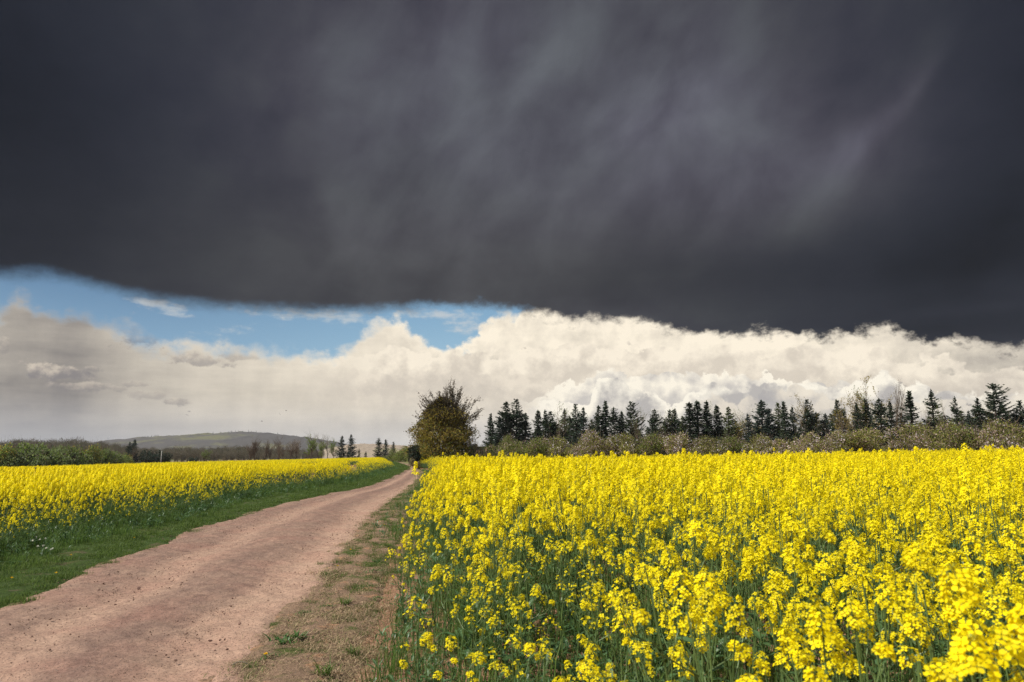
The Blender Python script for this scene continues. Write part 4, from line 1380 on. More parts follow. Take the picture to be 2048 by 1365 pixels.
def build_big_bush():
    rng = np.random.default_rng(320)
    D = 84.0
    x0 = col_x(888, D); z0 = float(ground(x0, D)) - 0.1
    # cherry tree: radiating twigs studded with young leaves
    tr, cr = MB(), MB()
    tr.tube([[0, 0, -0.3], [0.1, 0, 1.2], [0.05, 0.1, 3.0], [0.2, 0, 5.5]], [0.22, 0.18, 0.13, 0.06], 0, 8)
    top = height_of(769, D) - z0
    C, P, U, V = np.array([0.15, 0, top * 0.50]), [], [], []
    for k in range(150):
        s = np.array([rng.normal(0, 0.15), rng.normal(0, 0.15), rng.uniform(0.9, 5.6)])
        el = rng.uniform(-0.12, 1.45) if s[2] < 4 else rng.uniform(0.2, 1.5)
        a = rng.uniform(0, 6.28)
        d = np.array([math.cos(a) * math.cos(el), math.sin(a) * math.cos(el), math.sin(el)])
        R = np.array([5.1, 4.8, top * 0.50]) * rng.uniform(0.84, 1.05)
        # how far to the outline of the crown
        o = (s - C) / R; q = d / R
        A, B, E = (q @ q), (o @ q), (o @ o) - 1
        L = (-B + math.sqrt(max(0.01, B * B - A * E))) / A * rng.uniform(0.66, 1.04)
        pts = [s + d * L * t + np.array([0, 0, 0.12 * L * t * t]) + rng.normal(0, 0.06, 3) * (t > 0) for t in np.linspace(0, 1, 6)]
        cr.tube(pts, np.linspace(0.036, 0.005, 6), 0, 3)
        lines = [(pts, 0.35)]
        for _ in range(int(L * 3.2)):
            t = rng.uniform(0.25, 0.97); i = int(t * 5)
            b = pts[i] + (pts[i + 1] - pts[i]) * (t * 5 - i)
            e = unit(d + rng.normal(0, 0.60, 3) + [0, 0, 0.25])
            l = rng.uniform(0.5, 1.5) * (1.15 - t * 0.5)
            tw = [b, b + e * l * 0.5, b + e * l + [0, 0, 0.06]]
            cr.tube(tw, [0.008, 0.006, 0.003], 0, 3)
            lines.append((tw, 0.0))
        for ln, t0 in lines:
            ln = np.array(ln)
            seg = np.linalg.norm(np.diff(ln, axis=0), axis=1).sum()
            m = int(seg / 0.062)
            for t in np.clip(np.round(rng.uniform(t0, 1.0, m) * seg / 0.30) * 0.30 / seg + rng.normal(0, 0.05, m) / seg, 0, 1):
                f = t * (len(ln) - 1); i = min(len(ln) - 2, int(f))
                c = ln[i] + (ln[i + 1] - ln[i]) * (f - i)
                u = unit(ln[i + 1] - ln[i]) * 0.5 + rng.normal(0, 0.7, 3)
                u = unit(u) * rng.uniform(0.05, 0.10)
                P.append(c + u * 0.9); U.append(u); V.append(unit(np.cross(u, rng.normal(size=3))) * rng.uniform(0.022, 0.042))
    cr.kites(P, U, V, 1, 0.15)
    plant_tree('cherry_tree', 'big cherry tree with radiating twigs and dark young leaves beside the track', 'tree', None, [('trunk', tr.mesh('trunk', ['bark'], True)), ('crown', cr.mesh('crown', ['twig', 'leaf_dark_brown']))], x0 + 0.45, D + 1.0, 1.0, 0, z0)
    # dense olive bush in front of it
    D2 = 81.0
    x1 = col_x(884, D2); z1 = float(ground(x1, D2)) - 0.1
    H = height_of(797, D2) - z1
    n = 34000
    st, mb = MB(), MB()
    hh = rng.uniform(0.0, 1.0, n) ** 0.9
    prof = np.interp(hh, [0, 0.08, 0.30, 0.55, 0.75, 0.88, 0.96, 1.0], [2.6, 3.0, 3.2, 2.95, 2.2, 1.4, 0.8, 0.3])
    th = rng.uniform(0, 6.283, n)
    lump = 1.05 + waves(th * 2.2, hh * H, 71, [(1.8, 0.16), (0.8, 0.10)])
    rr = prof * lump * rng.uniform(0.2, 1.03, n) ** 0.5 * (1 + np.abs(rng.normal(0, 0.09, n)))
    c = np.stack([np.cos(th) * rr, np.sin(th) * rr * 0.85, hh * H + rng.normal(0, 0.10, n)], 1)
    c[:, 2] = np.maximum(c[:, 2], 0.05)
    out = np.stack([np.cos(th), np.sin(th), rng.uniform(-0.1, 0.9, n)], 1)
    U = unit(out + rng.normal(0, 0.55, (n, 3))) * rng.uniform(0.08, 0.18, (n, 1))
    V = unit(np.cross(U, rng.normal(size=(n, 3)))) * rng.uniform(0.028, 0.062, (n, 1))
    dark = rng.uniform(size=n) < np.interp(hh + rng.normal(0, 0.08, n), [0.1, 0.5, 0.72, 0.9], [0.03, 0.10, 0.45, 0.9])
    green = (~dark) & (rng.uniform(size=n) < np.interp(hh, [0, 0.25, 0.7], [0.45, 0.22, 0.05]))
    for k, m in ((dark, 1), (green, 2), (~dark & ~green, 0)):
        mb.kites(c[k], U[k], V[k], m, 0.1)
    for k in range(420):
        i = rng.integers(0, n)
        d = unit(out[i] + [0, 0, 0.5])
        p = c[i] * [0.9, 0.9, 1]
        mb.tube([p, p + d * 0.35, p + d * 0.7 + [0, 0, .08]], [0.014, 0.01, 0.004], 3, 3)
    for k in range(9):
        t = k * 0.7; e = rng.uniform(0.3, 1.6)
        st.tube([[0.2 * math.cos(t), 0.2 * math.sin(t), -0.3], [e * 0.6 * math.cos(t), e * 0.6 * math.sin(t), H * 0.3], [e * math.cos(t), e * math.sin(t), H * 0.75]], [0.09, 0.06, 0.015], 0, 5)
    plant_tree('olive_bush', 'tall dense egg-shaped olive brown bush at the end of the right field', 'bush', None, [('stem', st.mesh('stem', ['twig'])), ('crown', mb.mesh('crown', ['leaf_olive', 'leaf_dark_brown', 'leaf_green', 'twig']))], x1, D2, 1.0, 0, z1)
    me = shrub_meshes(650, 1.6, 3.6, 3600, ('needle', 'leaf_dark_brown', 'needle_blue'), (.6, .2, .2), 0.11, lumps=8, lift=0.6)
    D3 = 79.0
    x2 = col_x(832, D3); z2 = float(ground(x2, D3)) - 0.1
    plant_tree('evergreen_bush', 'dark evergreen bush at the left foot of the olive bush, right beside the track', 'bush', None, [('stem', me[0]), ('crown', me[1])], x2 + 0.15, D3, (0.8, 0.8, (height_of(884, D3) - z2) / 3.3), 0.4, z2)
    me = shrub_meshes(655, 1.2, 1.4, 1600, ('straw', 'twig_pale', 'hedge_leaf'), (.5, .35, .15), 0.09, lumps=7, lift=1.0)
    for px, D4, w, hgt, lb in ((829, 72.0, .55, .75, 'clump of dry straw-coloured scrub at the track edge below the evergreen bush'), (955, 80.0, 1.3, 1.9, 'pale leafless scrub between the olive bush and the hedge')):
        x3 = col_x(px, D4)
        plant_tree('dry_scrub', lb, 'bush', None, [('stem', me[0]), ('crown', me[1])], x3, D4, (w, w, hgt), 1.0)


def build_woods():
    rng = np.random.default_rng(330)
    ps = []
    for s in range(5):
        r = np.random.default_rng(700 + s)
        mb = MB()
        n = 2300
        d = rand_dirs(r, n)
        q = r.uniform(0.2, 1, (n, 1)) ** 0.45 * (1 + r.normal(0, 0.15, (n, 1)))
        c = d * q * [3.4, 3.4, 4.6] + [0, 0, 6.6]
        k = r.uniform(size=n) < 0.5
        c[:, 2] = np.maximum(c[:, 2], r.uniform(0.4, 6, n))
        U = unit(d + [0, 0, 0.9] + r.normal(0, 0.5, (n, 3))) * r.uniform(0.22, 0.5, (n, 1))
        V = unit(np.cross(U, r.normal(size=(n, 3)))) * r.uniform(0.03, 0.09, (n, 1))
        mb.kites(c, U, V, 0, 0.0)
        mb.tube([[0, 0, -1], [0, 0, 5], [0, 0, 10]], [0.3, 0.2, 0.05], 1, 5)
        for j in range(12):
            e = unit(np.array([r.normal(), r.normal(), 1.6]))
            b = np.array([0, 0, r.uniform(2.5, 7)])
            mb.tube([b, b + e * 2.4, b + e * 4.6], [0.1, 0.06, 0.02], 1, 3)
        ps.append(proto('wood_tree', mb.mesh('wood_tree', ['twig_haze', 'bark'])))
    spr = proto('wood_spruce', conifer_meshes(760, 2.0)[1])
    ps.append(spr)
    P, S, I = [], [], []
    tops = [(-200, 880), (0, 883), (40, 878), (110, 881), (150, 879), (200, 884), (240, 889), (262, 893), (300, 895), (350, 894), (420, 895), (480, 892), (520, 895), (600, 898), (680, 900)]
    for row in range(5):
        D0 = 300 + row * 32
        for px in np.arange(-190, 640, 9.5):
            D = D0 + rng.uniform(-14, 14)
            p = px + rng.uniform(-6, 6)
            x = col_x(p, D); z = float(ground(x, D)) - 0.3
            top = np.interp(p, [t[0] for t in tops], [t[1] for t in tops])
            H = height_of(top + (4 - row) * 2.4 + rng.normal(0.5, 2.2), D) - z
            P.append((x, D, z)); S.append(max(0.3, H / 11.3)); I.append(5 if rng.uniform() < 0.03 else rng.integers(0, 5))
    o = scatter('bare_wood', ps, P, rng, np.array(S), None, np.array(I), 0.03)
    tag(o, 'brown leafless wood stretching behind the left field below the hill', 'wood', None, 'stuff')
    # tree tops along the hill's skyline
    P, S = [], []
    for px in np.concatenate([rng.uniform(240, 318, 46), rng.uniform(448, 462, 8), rng.uniform(320, 640, 30)]):
        py = np.interp(px, [200, 240, 262, 300, 380, 440, 480, 510, 560, 620, 680], [890, 884, 880, 875, 871, 867, 864, 865, 870, 878, 888])
        D = 1792.0
        P.append((col_x(px, D), D, height_of(py + 2.2, D))); S.append(rng.uniform(0.5, 0.9))
    o = scatter('hilltop_trees', [spr], P, rng, np.array(S), None, None, 0.0)
    tag(o, 'line of tiny conifers along the crest of the far hill', 'trees', None, 'stuff')


build_tree_row()
build_hedges()
build_big_bush()
build_woods()
# ------------------------------------------------------------------ grass, weeds, stones and other small things
def grass_tuft(seed, n, h, spread, lean, w, mats, flat=False):
    rng = np.random.default_rng(seed)
    mb = MB()
    for k in range(n):
        t = rng.uniform(0, 6.28)
        p = np.array([rng.normal(0, spread), rng.normal(0, spread), -0.005])
        d = np.array([math.cos(t), math.sin(t), 0])
        L = h * rng.uniform(0.45, 1.1)
        ln = lean * rng.uniform(0.3, 1.3)
        side = np.array([-d[1], d[0], 0]) * w * rng.uniform(0.7, 1.3)
        if flat:
            p[2] = rng.uniform(0.0, 0.012)
            q = p + d * L + np.array([0, 0, rng.uniform(-0.005, 0.022)])
            m = (p + q) / 2 + [0, 0, rng.uniform(0.002, 0.018)]
        else:
            m = p + d * L * ln * 0.35 + np.array([0, 0, L * 0.6])
            q = p + d * L * ln + np.array([0, 0, L * (1 - 0.35 * ln)])
        mb.add([p - side, p + side, m + side * 0.8, m - side * 0.8, q], [(0, 1, 2, 3), (3, 2, 4)], 0)
    return mb.mesh('tuft', [mats])


def in_strip(rng, dens, y0, y1, fa, fb):
    """points between two edges; fa(y) and fb(y) give x"""
    ys = rng.uniform(y0, y1, int(dens * (y1 - y0) * 4))
    a, b = np.minimum(fa(ys), fb(ys)), np.maximum(fa(ys), fb(ys))
    k = rng.uniform(0, 4, len(ys)) < (b - a)
    ys, a, b = ys[k], a[k], b[k]
    return a + rng.uniform(0, 1, len(ys)) * (b - a), ys


def build_grass():
    rng = np.random.default_rng(400)
    short = [proto('short_grass', grass_tuft(800 + s, 34, 0.085, 0.05, 0.75, 0.0022, 'grass')) for s in range(5)]
    tall = [proto('tall_grass', grass_tuft(820 + s, 26, 0.42, 0.07, 0.45, 0.0034, 'grass_tall')) for s in range(5)]
    dry = [proto('dry_grass', grass_tuft(840 + s, 44, 0.075, 0.085, 1.0, 0.0022, 'straw', True)) for s in range(5)]
    leafy = []
    for s in range(3):
        mb = MB(); r = np.random.default_rng(860 + s)
        for k in range(16):
            t = r.uniform(0, 6.28)
            leaf_blade(mb, [r.normal(0, .05), r.normal(0, .05), r.uniform(0, .22)], [math.cos(t), math.sin(t), r.uniform(.2, 1.2)], r.uniform(.06, .15), r.uniform(.012, .028), r, 0, 2)
        leafy.append(proto('leafy_weed', mb.mesh('leafy_weed', ['rape_leaf'])))

    def put_on(px, py, s):
        P.append(np.stack([px, py, ground(px, py) + 0.012], 1)); S.append(s)
    # left verge
    P, S, I = [], [], []
    for d, y0, y1, sc in ((150, 4.5, 14, 0.85), (70, 14, 30, 1.15), (26, 30, 60, 1.7), (10, 60, 140, 2.4)):
        xx, yy = in_strip(rng, d, y0, y1, lambda v: x_left(v) + 0.34, lambda v: x_fl(v) - 0.5)
        k = (x_left(yy) - xx) / 0.22 + 0.3 + waves(xx, yy, 55, [(1.1, 0.9), (0.35, 0.6)]) + rng.normal(0, 0.3, len(xx)) > 0
        xx, yy = xx[k], yy[k]
        put_on(xx, yy, sc * rng.uniform(0.6, 1.25, len(xx)) * (1 + 0.9 * waves(xx, yy, 52, [(1.2, 0.5), (0.45, 0.3)])).clip(0.45, 1.9))
        I.append(rng.integers(0, 5, len(xx)))
    o = scatter('grass', short, np.concatenate(P), rng, np.concatenate(S).clip(0.25, 4), None, np.concatenate(I), 0.15)
    tag(o, 'short green grass on the verge left of the track', 'grass', None, 'stuff')
    # tall growth along the foot of the left field
    P, S, I = [], [], []
    for d, y0, y1, sc, w in ((48, 5, 16, 1.0, 3.2), (28, 16, 34, 1.15, 3.0), (12, 34, 70, 1.4, 1.6), (5, 70, 140, 1.6, 0.8)):
        xx, yy = in_strip(rng, d, y0, y1, lambda v: x_fl(v) + 0.40, lambda v, w=w: x_fl(v) - w)
        put_on(xx, yy, sc * rng.uniform(0.55, 1.25, len(xx)) * np.clip(0.75 + (x_fl(yy) - xx) * 0.5, 0.5, 1.1))
        I.append(np.where(rng.uniform(size=len(xx)) < 0.35, rng.integers(5, 8, len(xx)), rng.integers(0, 5, len(xx))))
    o = scatter('tall_grass', tall + leafy, np.concatenate(P), rng, np.concatenate(S), None, np.concatenate(I), 0.12)
    tag(o, 'tall green grass and leafy weeds at the foot of the left field', 'grass', None, 'stuff')
    # right verge: dry thatch near, green farther on
    P, S, I = [], [], []
    for d, y0, y1, sc in ((190, 4.4, 9, 1.0), (120, 9, 16, 1.3), (45, 16, 40, 1.7), (16, 40, 90, 2.2)):
        xx, yy = in_strip(rng, d, y0, y1, lambda v: x_right(v) - 0.08 + waves(v, v * 0, 53, [(1.0, 0.10), (0.35, 0.06)]), lambda v: x_fr(v) - 0.05)
        e = (xx - x_right(yy)) / np.maximum(0.3, x_fr(yy) - x_right(yy))
        n1 = waves(xx, yy, 54, [(0.9, 0.5), (0.4, 0.3)])
        k = (rng.uniform(size=len(xx)) < np.clip(1.25 - np.clip(e - 0.5, 0, 1) * 1.9 + n1 * 0.3, 0.12, 1)) & (n1 < 0.75)
        xx, yy, n1 = xx[k], yy[k], n1[k]
        green = rng.uniform(size=len(xx)) < np.clip(np.interp(yy, [5, 7.0, 9.0, 11.5], [0.12, 0.25, 0.6, 0.95]) + n1 * 0.45 - 0.05, 0.0, 1)
        put_on(xx, yy, np.where(green, 0.62 * sc, sc) * rng.uniform(0.6, 1.3, len(xx)))
        I.append(np.where(green, rng.integers(0, 5, len(xx)), rng.integers(5, 10, len(xx))))
    o = scatter('dry_grass', short + dry, np.concatenate(P), rng, np.concatenate(S), None, np.concatenate(I), 0.12)
    tag(o, 'flattened dry grass with green patches on the verge right of the track', 'grass', None, 'stuff')
    # growth among the crop on the right
    P, S, I = [], [], []
    for d, y0, y1, sc in ((26, 2.6, 9, 1.1), (14, 9, 20, 1.2), (7, 20, 45, 1.5)):
        xx, yy = points_in(rng, d, y0, y1, lambda v: -8.0, lambda v: 0.8 * v + 2, lambda a, b: (a > x_fr(b) - 0.05) & (a < 0.8 * b + 2) & near_bound(a, b))
        e = np.clip((xx - x_fr(yy)) / 0.6, 0.55, 1)
        put_on(xx, yy, sc * e * rng.uniform(0.6, 1.3, len(xx)))
        I.append(np.where(rng.uniform(size=len(xx)) < 0.5, rng.integers(5, 8, len(xx)), rng.integers(0, 5, len(xx))))
    xx, yy = in_strip(rng, 30, 3.4, 16, lambda v: x_fr(v) + 0.05, lambda v: x_fr(v) + 0.8)
    k = near_bound(xx, yy); xx, yy = xx[k], yy[k]
    put_on(xx, yy, rng.uniform(0.3, 0.85, len(xx))); I.append(rng.integers(0, 8, len(xx)))
    xx, yy = in_strip(rng, 12, 14, 70, lambda v: x_right(v) + 0.25, lambda v: x_fr(v) + 0.2)
    put_on(xx, yy, rng.uniform(0.4, 0.9, len(xx))); I.append(rng.integers(0, 8, len(xx)))
    o = scatter('undergrowth', tall + leafy, np.concatenate(P), rng, np.concatenate(S), None, np.concatenate(I), 0.1)
    tag(o, 'green grass blades and leaves growing between the rapeseed stems on the right', 'undergrowth', None, 'stuff')


def pebble_mesh(seed, mat='stone'):
    rng = np.random.default_rng(seed)
    import bmesh
    bm = bmesh.new()
    bmesh.ops.create_icosphere(bm, subdivisions=2, radius=1.0)
    d = rand_dirs(rng, 7)
    for v in bm.verts:                        # chip flat facets off a ball
        c = np.array(v.co)
        for q, lim in zip(d, (0.55, 0.62, 0.7, 0.6, 0.75, 0.66, 0.8)):
            s = c @ q
            if s > lim:
                c = c - q * (s - lim)
        v.co = c * [1.0, 0.75, 0.55]
    me = bpy.data.meshes.new('stone')
    bm.to_mesh(me); bm.free()
    me.materials.append(M[mat])
    return me


def build_stones():
    rng = np.random.default_rng(410)
    ms = [pebble_mesh(s) for s in range(5)]
    ps = [proto('pebble', m) for m in ms]
    P, S = [], []
    for d, y0, y1, s0 in ((230, 3.8, 10, 1.0), (120, 10, 20, 1.2), (30, 20, 40, 1.6)):
        xx, yy = in_strip(rng, d, y0, y1, lambda v: x_left(v) - 0.1, lambda v: x_right(v) + 0.1)
        t = (xx - x_right(yy)) / (x_left(yy) - x_right(yy))
        k = rng.uniform(size=len(xx)) < 0.18 + 0.75 * np.exp(-((t - 0.38) / 0.12) ** 2) + 0.35 * np.exp(-((t - 0.85) / 0.15) ** 2) + 0.3 * (waves(xx, yy, 61, [(1.0, 0.6)]) > 0.25)
        xx, yy = xx[k], yy[k]
        P.append(np.stack([xx, yy, ground(xx, yy) + 0.028 + 0.02 * np.exp(-((t[k] - 0.42) / 0.13) ** 2)], 1)); S.append(s0 * 0.0052 * np.exp(rng.normal(0, 0.5, len(xx))))
    o = scatter('gravel', ps, np.concatenate(P), rng, np.concatenate(S).clip(0.002, 0.020), None, None, 0.5)
    tag(o, 'small gravel and crumbs of earth strewn over the track', 'gravel', None, 'stuff')
    for px, py, s in [(278, 1183, .034), (259, 1154, .016), (285, 1163, .016), (338, 1181, .018), (310, 1144, .016), (207, 1172, .022), (137, 1346, .030), (500, 1155, .020), (494, 1150, .016), (518, 1289, .018), (437, 1195, .026), (604, 1178, .018), (466, 1130, .018), (560, 1100, .018), (620, 1075, .02), (101, 1245, .02), (230, 1190, .015), (420, 1290, .02), (350, 1330, .018), (590, 1150, .016)]:
        x, y = at(px, py)
        o = link('stone', ms[int(rng.integers(0, 5))], None, (x, y, float(ground(x, y)) + 0.03 + s * 0.25), (rng.normal(0, .2), rng.normal(0, .2), rng.uniform(0, 6.28)), s)
        tag(o, 'small angular reddish stone lying loose on the dirt track', 'stone', 'loose stones on the track')


def rosette(seed, n, L, W, flat, mat, rx=0.02, ry=0.02):
    rng = np.random.default_rng(seed)
    out = []
    for k in range(n):
        mb = MB()
        t = k * 2.4 + rng.uniform(-.4, .4)
        leaf_blade(mb, [rng.normal(0, rx), rng.normal(0, ry), rng.uniform(0.003, 0.03)], [math.cos(t), math.sin(t), rng.uniform(*flat)], L * rng.uniform(.6, 1.1), W * rng.uniform(.7, 1.2), rng, 0, 4)
        out.append(mb.mesh('leaf', [mat]))
    return out


def build_weeds():
    rng = np.random.default_rng(420)
    broad = rosette(1, 46, 0.085, 0.011, (0.2, 1.6), 'weed', 0.085, 0.045)
    blade = rosette(2, 34, 0.14, 0.0055, (0.4, 1.8), 'grass', 0.03, 0.02)
    low = rosette(3, 26, 0.065, 0.008, (0.1, 1.0), 'weed', 0.045, 0.025)
    for px, py, me, s, lb in [(583, 1290, broad, 1.25, 'largest dark green weed rosette at the right edge of the track near the viewer'),
                              (560, 1302, low, 1.2, 'lower part of the dark weed patch, reaching onto the track sand'),
                              (536, 1325, low, 0.9, 'small green weed below the large dark rosette at the track edge'),
                              (690, 1218, blade, 1.15, 'spiky bright green grass tuft alone in the dry grass'),
                              (652, 1222, low, 0.9, 'small weed left of the spiky grass tuft'),
                              (603, 1235, low, 0.85, 'small dark weed on the track edge above the large rosette'),
                              (706, 1318, blade, 0.9, 'low green tuft on the bare soil near the crop'),
                              (648, 1362, blade, 1.2, 'green grass tuft at the very bottom of the picture'),
                              (745, 1150, low, 1.2, 'green weed in the dry verge beside the first rapeseed plants'),
                              (757, 1128, broad, 0.7, 'dark weed with a shadow below it on the dry verge'),
                              (796, 1066, broad, 1.3, 'dark green bushy weed where the green verge turns dry'),
                              (765, 1046, low, 1.6, 'broad weed in the green grass beside the track'),
                              (737, 1180, low, 0.8, 'small green weed in the middle of the dry verge'),
                              (775, 1100, blade, 1.1, 'green grass tuft close to the crop, halfway along the dry verge'),
                              (700, 1160, low, 0.9, 'small weed at the sandy track edge above the spiky tuft'),
                              (752, 1205, low, 0.9, 'small weed on the bare soil strip beside the crop'),
                              (622, 1262, blade, 0.6, 'short green grass tuft above the large rosette')]:
        x, y = at(px, py)
        root = link('weed' if me is not blade else 'grass_tuft', None, None, (x, y, float(ground(x, y)) + 0.02), (0, 0, rng.uniform(-0.3, 0.9)), s)
        tag(root, lb, 'weed' if me is not blade else 'grass tuft')
        for m in me:
            link('leaf', m, root)
    # dandelions and white flowers
    hb = MB(); r = np.random.default_rng(7)
    n = 46
    d = rand_dirs(r, n); d[:, 2] = np.abs(d[:, 2]) * 0.7 + 0.15
    U = unit(d) * 0.011
    hb.kites(U * 0.9, U, unit(np.cross(U, r.normal(size=(n, 3)))) * 0.003, 0)
    yellow = hb.mesh('flower_head', ['dandelion'])
    wb = MB()
    d = rand_dirs(r, 60)
    U = unit(d) * 0.010
    wb.kites(U * 1.1, U, unit(np.cross(U, r.normal(size=(60, 3)))) * 0.0035, 0)
    white = wb.mesh('flower_head', ['white_petal'])
    sb = MB(); sb.tube([[0, 0, -0.02], [0.004, 0, 0.5], [0, 0.003, 1.0]], [0.002, 0.0018, 0.0015], 0, 4)
    stem = sb.mesh('stem', ['rape_stem'])

    def flower(nm, lb, cat, grp, head, px, py, h, s=1.0):
        x, y = at(px, py, h)
        root = link(nm, None, None, (x, y, float(ground(x, y))), (rng.normal(0, .06), rng.normal(0, .06), rng.uniform(0, 6.28)))
        tag(root, lb, cat, grp)
        link('stem', stem, root, scale=(s, s, h))
        link('flower_head', head, root, (0, 0.003, h), scale=s)
    for px, py in [(141, 1110), (268, 1076), (24, 1156), (112, 1146), (88, 1048), (531, 1310)]:
        flower('dandelion', 'yellow dandelion flower in the verge grass', 'dandelion', 'dandelions in the verges', yellow, px, py, 0.07)
    for px, py in [(708, 1002), (701, 1100), (768, 1050), (676, 1133)]:
        flower('dandelion', 'yellow dandelion flower in the verge grass', 'dandelion', 'dandelions in the verges', yellow, px, py, 0.05)
    for px, py in [(72, 1074), (80, 1079), (92, 1077), (66, 1081), (76, 1092), (89, 1091), (93, 1096), (107, 1097), (100, 1098)]:
        flower('white_flower', 'small white flower head on a thin stem at the edge of the left field', 'flower', 'white flowers by the left field', white, px, py, 0.24, 0.95)
    # twigs lying about
    for nm, px, py, L, rz, lb in (('twig', 300, 1107, 0.34, -0.25, 'thin curved dry twig lying where grass and track meet'), ('stick', 480, 1341, 0.12, 0.45, 'short pale grey stick lying on the track sand')):
        x, y = at(px, py)
        mb = MB()
        mb.tube([[-L / 2, 0, 0.0], [-L / 5, 0.02, 0.012], [L / 6, 0.015, 0.010], [L / 2, -0.03, 0.0]], [0.005, 0.0045, 0.004, 0.002], 0, 6, True)
        if nm == 'twig':
            mb.tube([[-L / 5, 0.02, 0.012], [-L / 12, 0.07, 0.02], [0.02, 0.12, 0.006]], [0.003, 0.0025, 0.001], 0, 5)
        o = link(nm, mb.mesh(nm, ['twig' if nm == 'twig' else 'twig_pale'], True), None, (x, y, float(ground(x, y)) + 0.045), (0, 0, rz))
        tag(o, lb, nm)


def build_posts():
    # stake in the left field
    D = 21.0; x = col_x(75, D); z = float(ground(x, D)); H = height_of(936, D) - z
    mb = MB(); mb.tube([[0, 0, -0.3], [0.01, 0, H * 0.5], [0, 0, H]], [0.014, 0.013, 0.012], 0, 7, True)
    cp = MB(); cp.tube([[-0.035, 0, 0], [0.0, 0, 0.004], [0.035, 0, 0.0]], [0.012, 0.014, 0.012], 0, 6, True)
    root = link('stake', None, None, (x, D, z))
    tag(root, 'thin dark stake with a short crosspiece sticking out of the left field', 'stake')
    link('pole', mb.mesh('pole', ['stake'], True), root)
    link('crosspiece', cp.mesh('crosspiece', ['stake'], True), root, (0, 0, H))
    # white post by the dark bushes
    D = 183.0; x = col_x(323.5, D); z = float(ground(x, D)); H = height_of(903, D) - z
    mb = MB(); mb.tube([[0, 0, -0.3], [0, 0, H * 0.5], [0, 0, H]], [0.075, 0.07, 0.065], 0, 8, True)
    cp = MB(); cp.tube([[0, 0, 0], [0, 0, 0.06], [0, 0, 0.12]], [0.10, 0.10, 0.02], 0, 8, True)
    root = link('post', None, None, (x, D, z))
    tag(root, 'white post standing between the narrow dark tree and the round dark bush', 'post')
    link('shaft', mb.mesh('shaft', ['post_white'], True), root)
    link('cap', cp.mesh('cap', ['post_white'], True), root, (0, 0, H))
    # two wind turbines far off
    for px, top, D, ph, lb in ((213, 873, 1700.0, 0.5, 'faint wind turbine with spread blades above the brown wood'), (242, 876, 1740.0, 0.05, 'faint wind turbine with an upright blade at the left end of the hill')):
        x = col_x(px, D); H = height_of(top + 6, D)
        tw = MB(); tw.tube([[0, 0, -40], [0, 0, H * 0.5], [0, 0, H]], [1.0, 0.8, 0.6], 0, 10, True)
        hb = MB(); hb.tube([[0, -1.8, 0], [0, -1.2, 0], [0, 2.1, 0]], [0.4, 0.9, 0.8], 0, 8, True)
        bl = MB(); bl.tube([[0, 0, 0], [0, 0, 2], [0, 0, 6], [0, 0, 9.5]], [0.3, 0.5, 0.45, 0.1], 0, 5, True)
        root = link('wind_turbine', None, None, (x, D, 0.0))
        tag(root, lb, 'wind turbine')
        link('tower', tw.mesh('tower', ['turbine'], True), root)
        hub = link('nacelle', hb.mesh('nacelle', ['turbine'], True), root, (0, 0, H))
        bm_ = bl.mesh('blade', ['turbine'], True)
        for k in range(3):
            link('blade', bm_, hub, (0, -1.4, 0), (0, ph + k * 2.0944, 0))


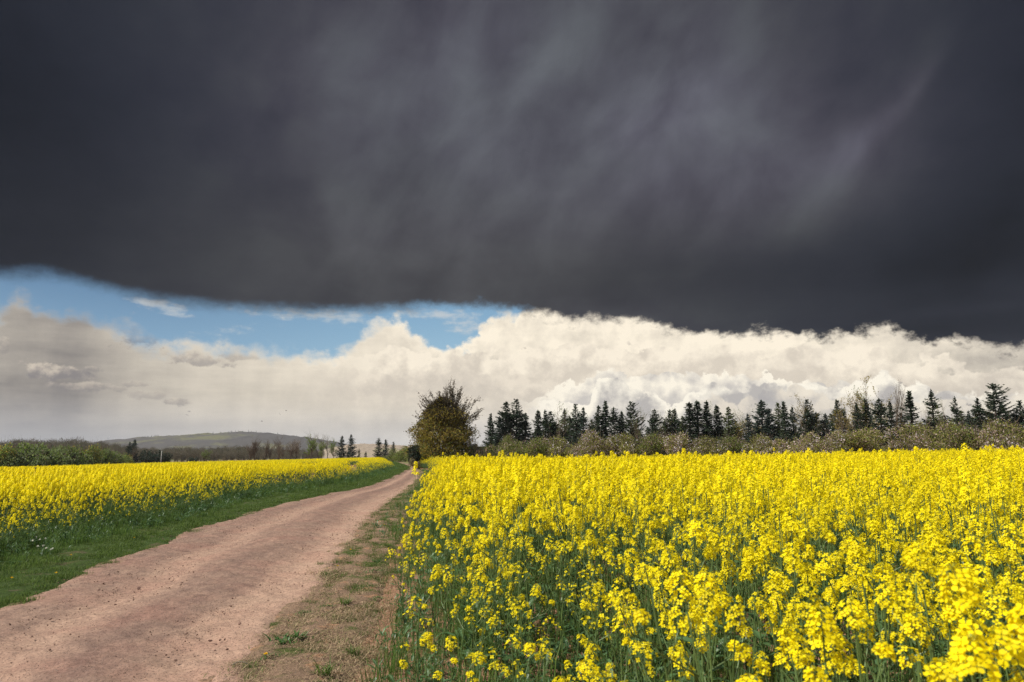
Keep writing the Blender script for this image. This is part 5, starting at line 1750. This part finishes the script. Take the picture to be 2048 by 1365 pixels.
def build_birds():
    body = MB()
    body.tube([[0, -0.20, 0], [0, -0.12, 0.01], [0, 0.0, 0.015], [0, 0.12, 0.01], [0, 0.17, 0.02], [0, 0.22, 0.02], [0, 0.26, 0.015]], [0.015, 0.04, 0.065, 0.05, 0.035, 0.04, 0.008], 0, 8, True)
    body.add([[-0.02, -0.18, 0], [0.02, -0.18, 0], [0.06, -0.33, 0.0], [-0.06, -0.33, 0.0]], [(0, 1, 2, 3)], 0)
    bm_ = body.mesh('body', ['feather'], True)
    wings = []
    for s in (-1, 1):
        w = MB()
        pts = np.array([[0.03, 0.09, 0.03], [0.22, 0.13, 0.12], [0.48, 0.02, 0.10], [0.45, -0.04, 0.10], [0.22, -0.05, 0.11], [0.03, -0.08, 0.03]]) * [s, 1, 1]
        up = pts + [0, 0, 0.008]
        w.add(np.concatenate([pts, up]), [(0, 1, 4, 5), (1, 2, 3, 4), (6, 11, 10, 7), (7, 10, 9, 8)] + [(i, (i + 1) % 6, (i + 1) % 6 + 6, i + 6) for i in range(6)], 0)
        wings.append(w.mesh('wing', ['feather']))
    for px, py, rz, rx, lb in ((555, 828, 0.3, 1.1, 'small dark bird flying over the hill, middle one of the three'), (568, 822, 1.3, 0.2, 'small dark bird flying highest and farthest right over the hill'), (520, 843, -0.9, 0.2, 'small dark bird flying lowest and farthest left over the hill')):
        D = 210.0
        root = link('bird', None, None, (col_x(px, D), D, height_of(py, D)), (0.1, rx, rz))
        tag(root, lb, 'bird', 'birds in the sky over the hill')
        link('body', bm_, root)
        for w in wings:
            link('wing', w, root)


def build_haze():
    x0, x1, y0, y1, z0, z1 = -6200, 6200, -450, 7300, -40.0, 72.0
    v = [(x, y, z) for z in (z0, z1) for y in (y0, y1) for x in (x0, x1)]
    f = [(0, 2, 3, 1), (4, 5, 7, 6), (0, 1, 5, 4), (2, 6, 7, 3), (0, 4, 6, 2), (1, 3, 7, 5)]
    me = bpy.data.meshes.new('haze')
    me.from_pydata(v, [], f)
    m = bpy.data.materials.new('haze')
    m.use_nodes = True
    t = m.node_tree
    t.nodes.clear()
    out = t.nodes.new('ShaderNodeOutputMaterial')
    pv = t.nodes.new('ShaderNodeVolumePrincipled')
    pv.inputs['Color'].default_value = (0.86, 0.90, 0.96, 1)
    pv.inputs['Density'].default_value = 0.00007
    pv.inputs['Anisotropy'].default_value = 0.0
    t.links.new(pv.outputs[0], out.inputs['Volume'])
    me.materials.append(m)
    tag(link('haze', me), 'thin haze that pales the far hill', None, None, 'stuff')


build_grass()
build_stones()
build_weeds()
build_posts()
build_birds()
build_haze()
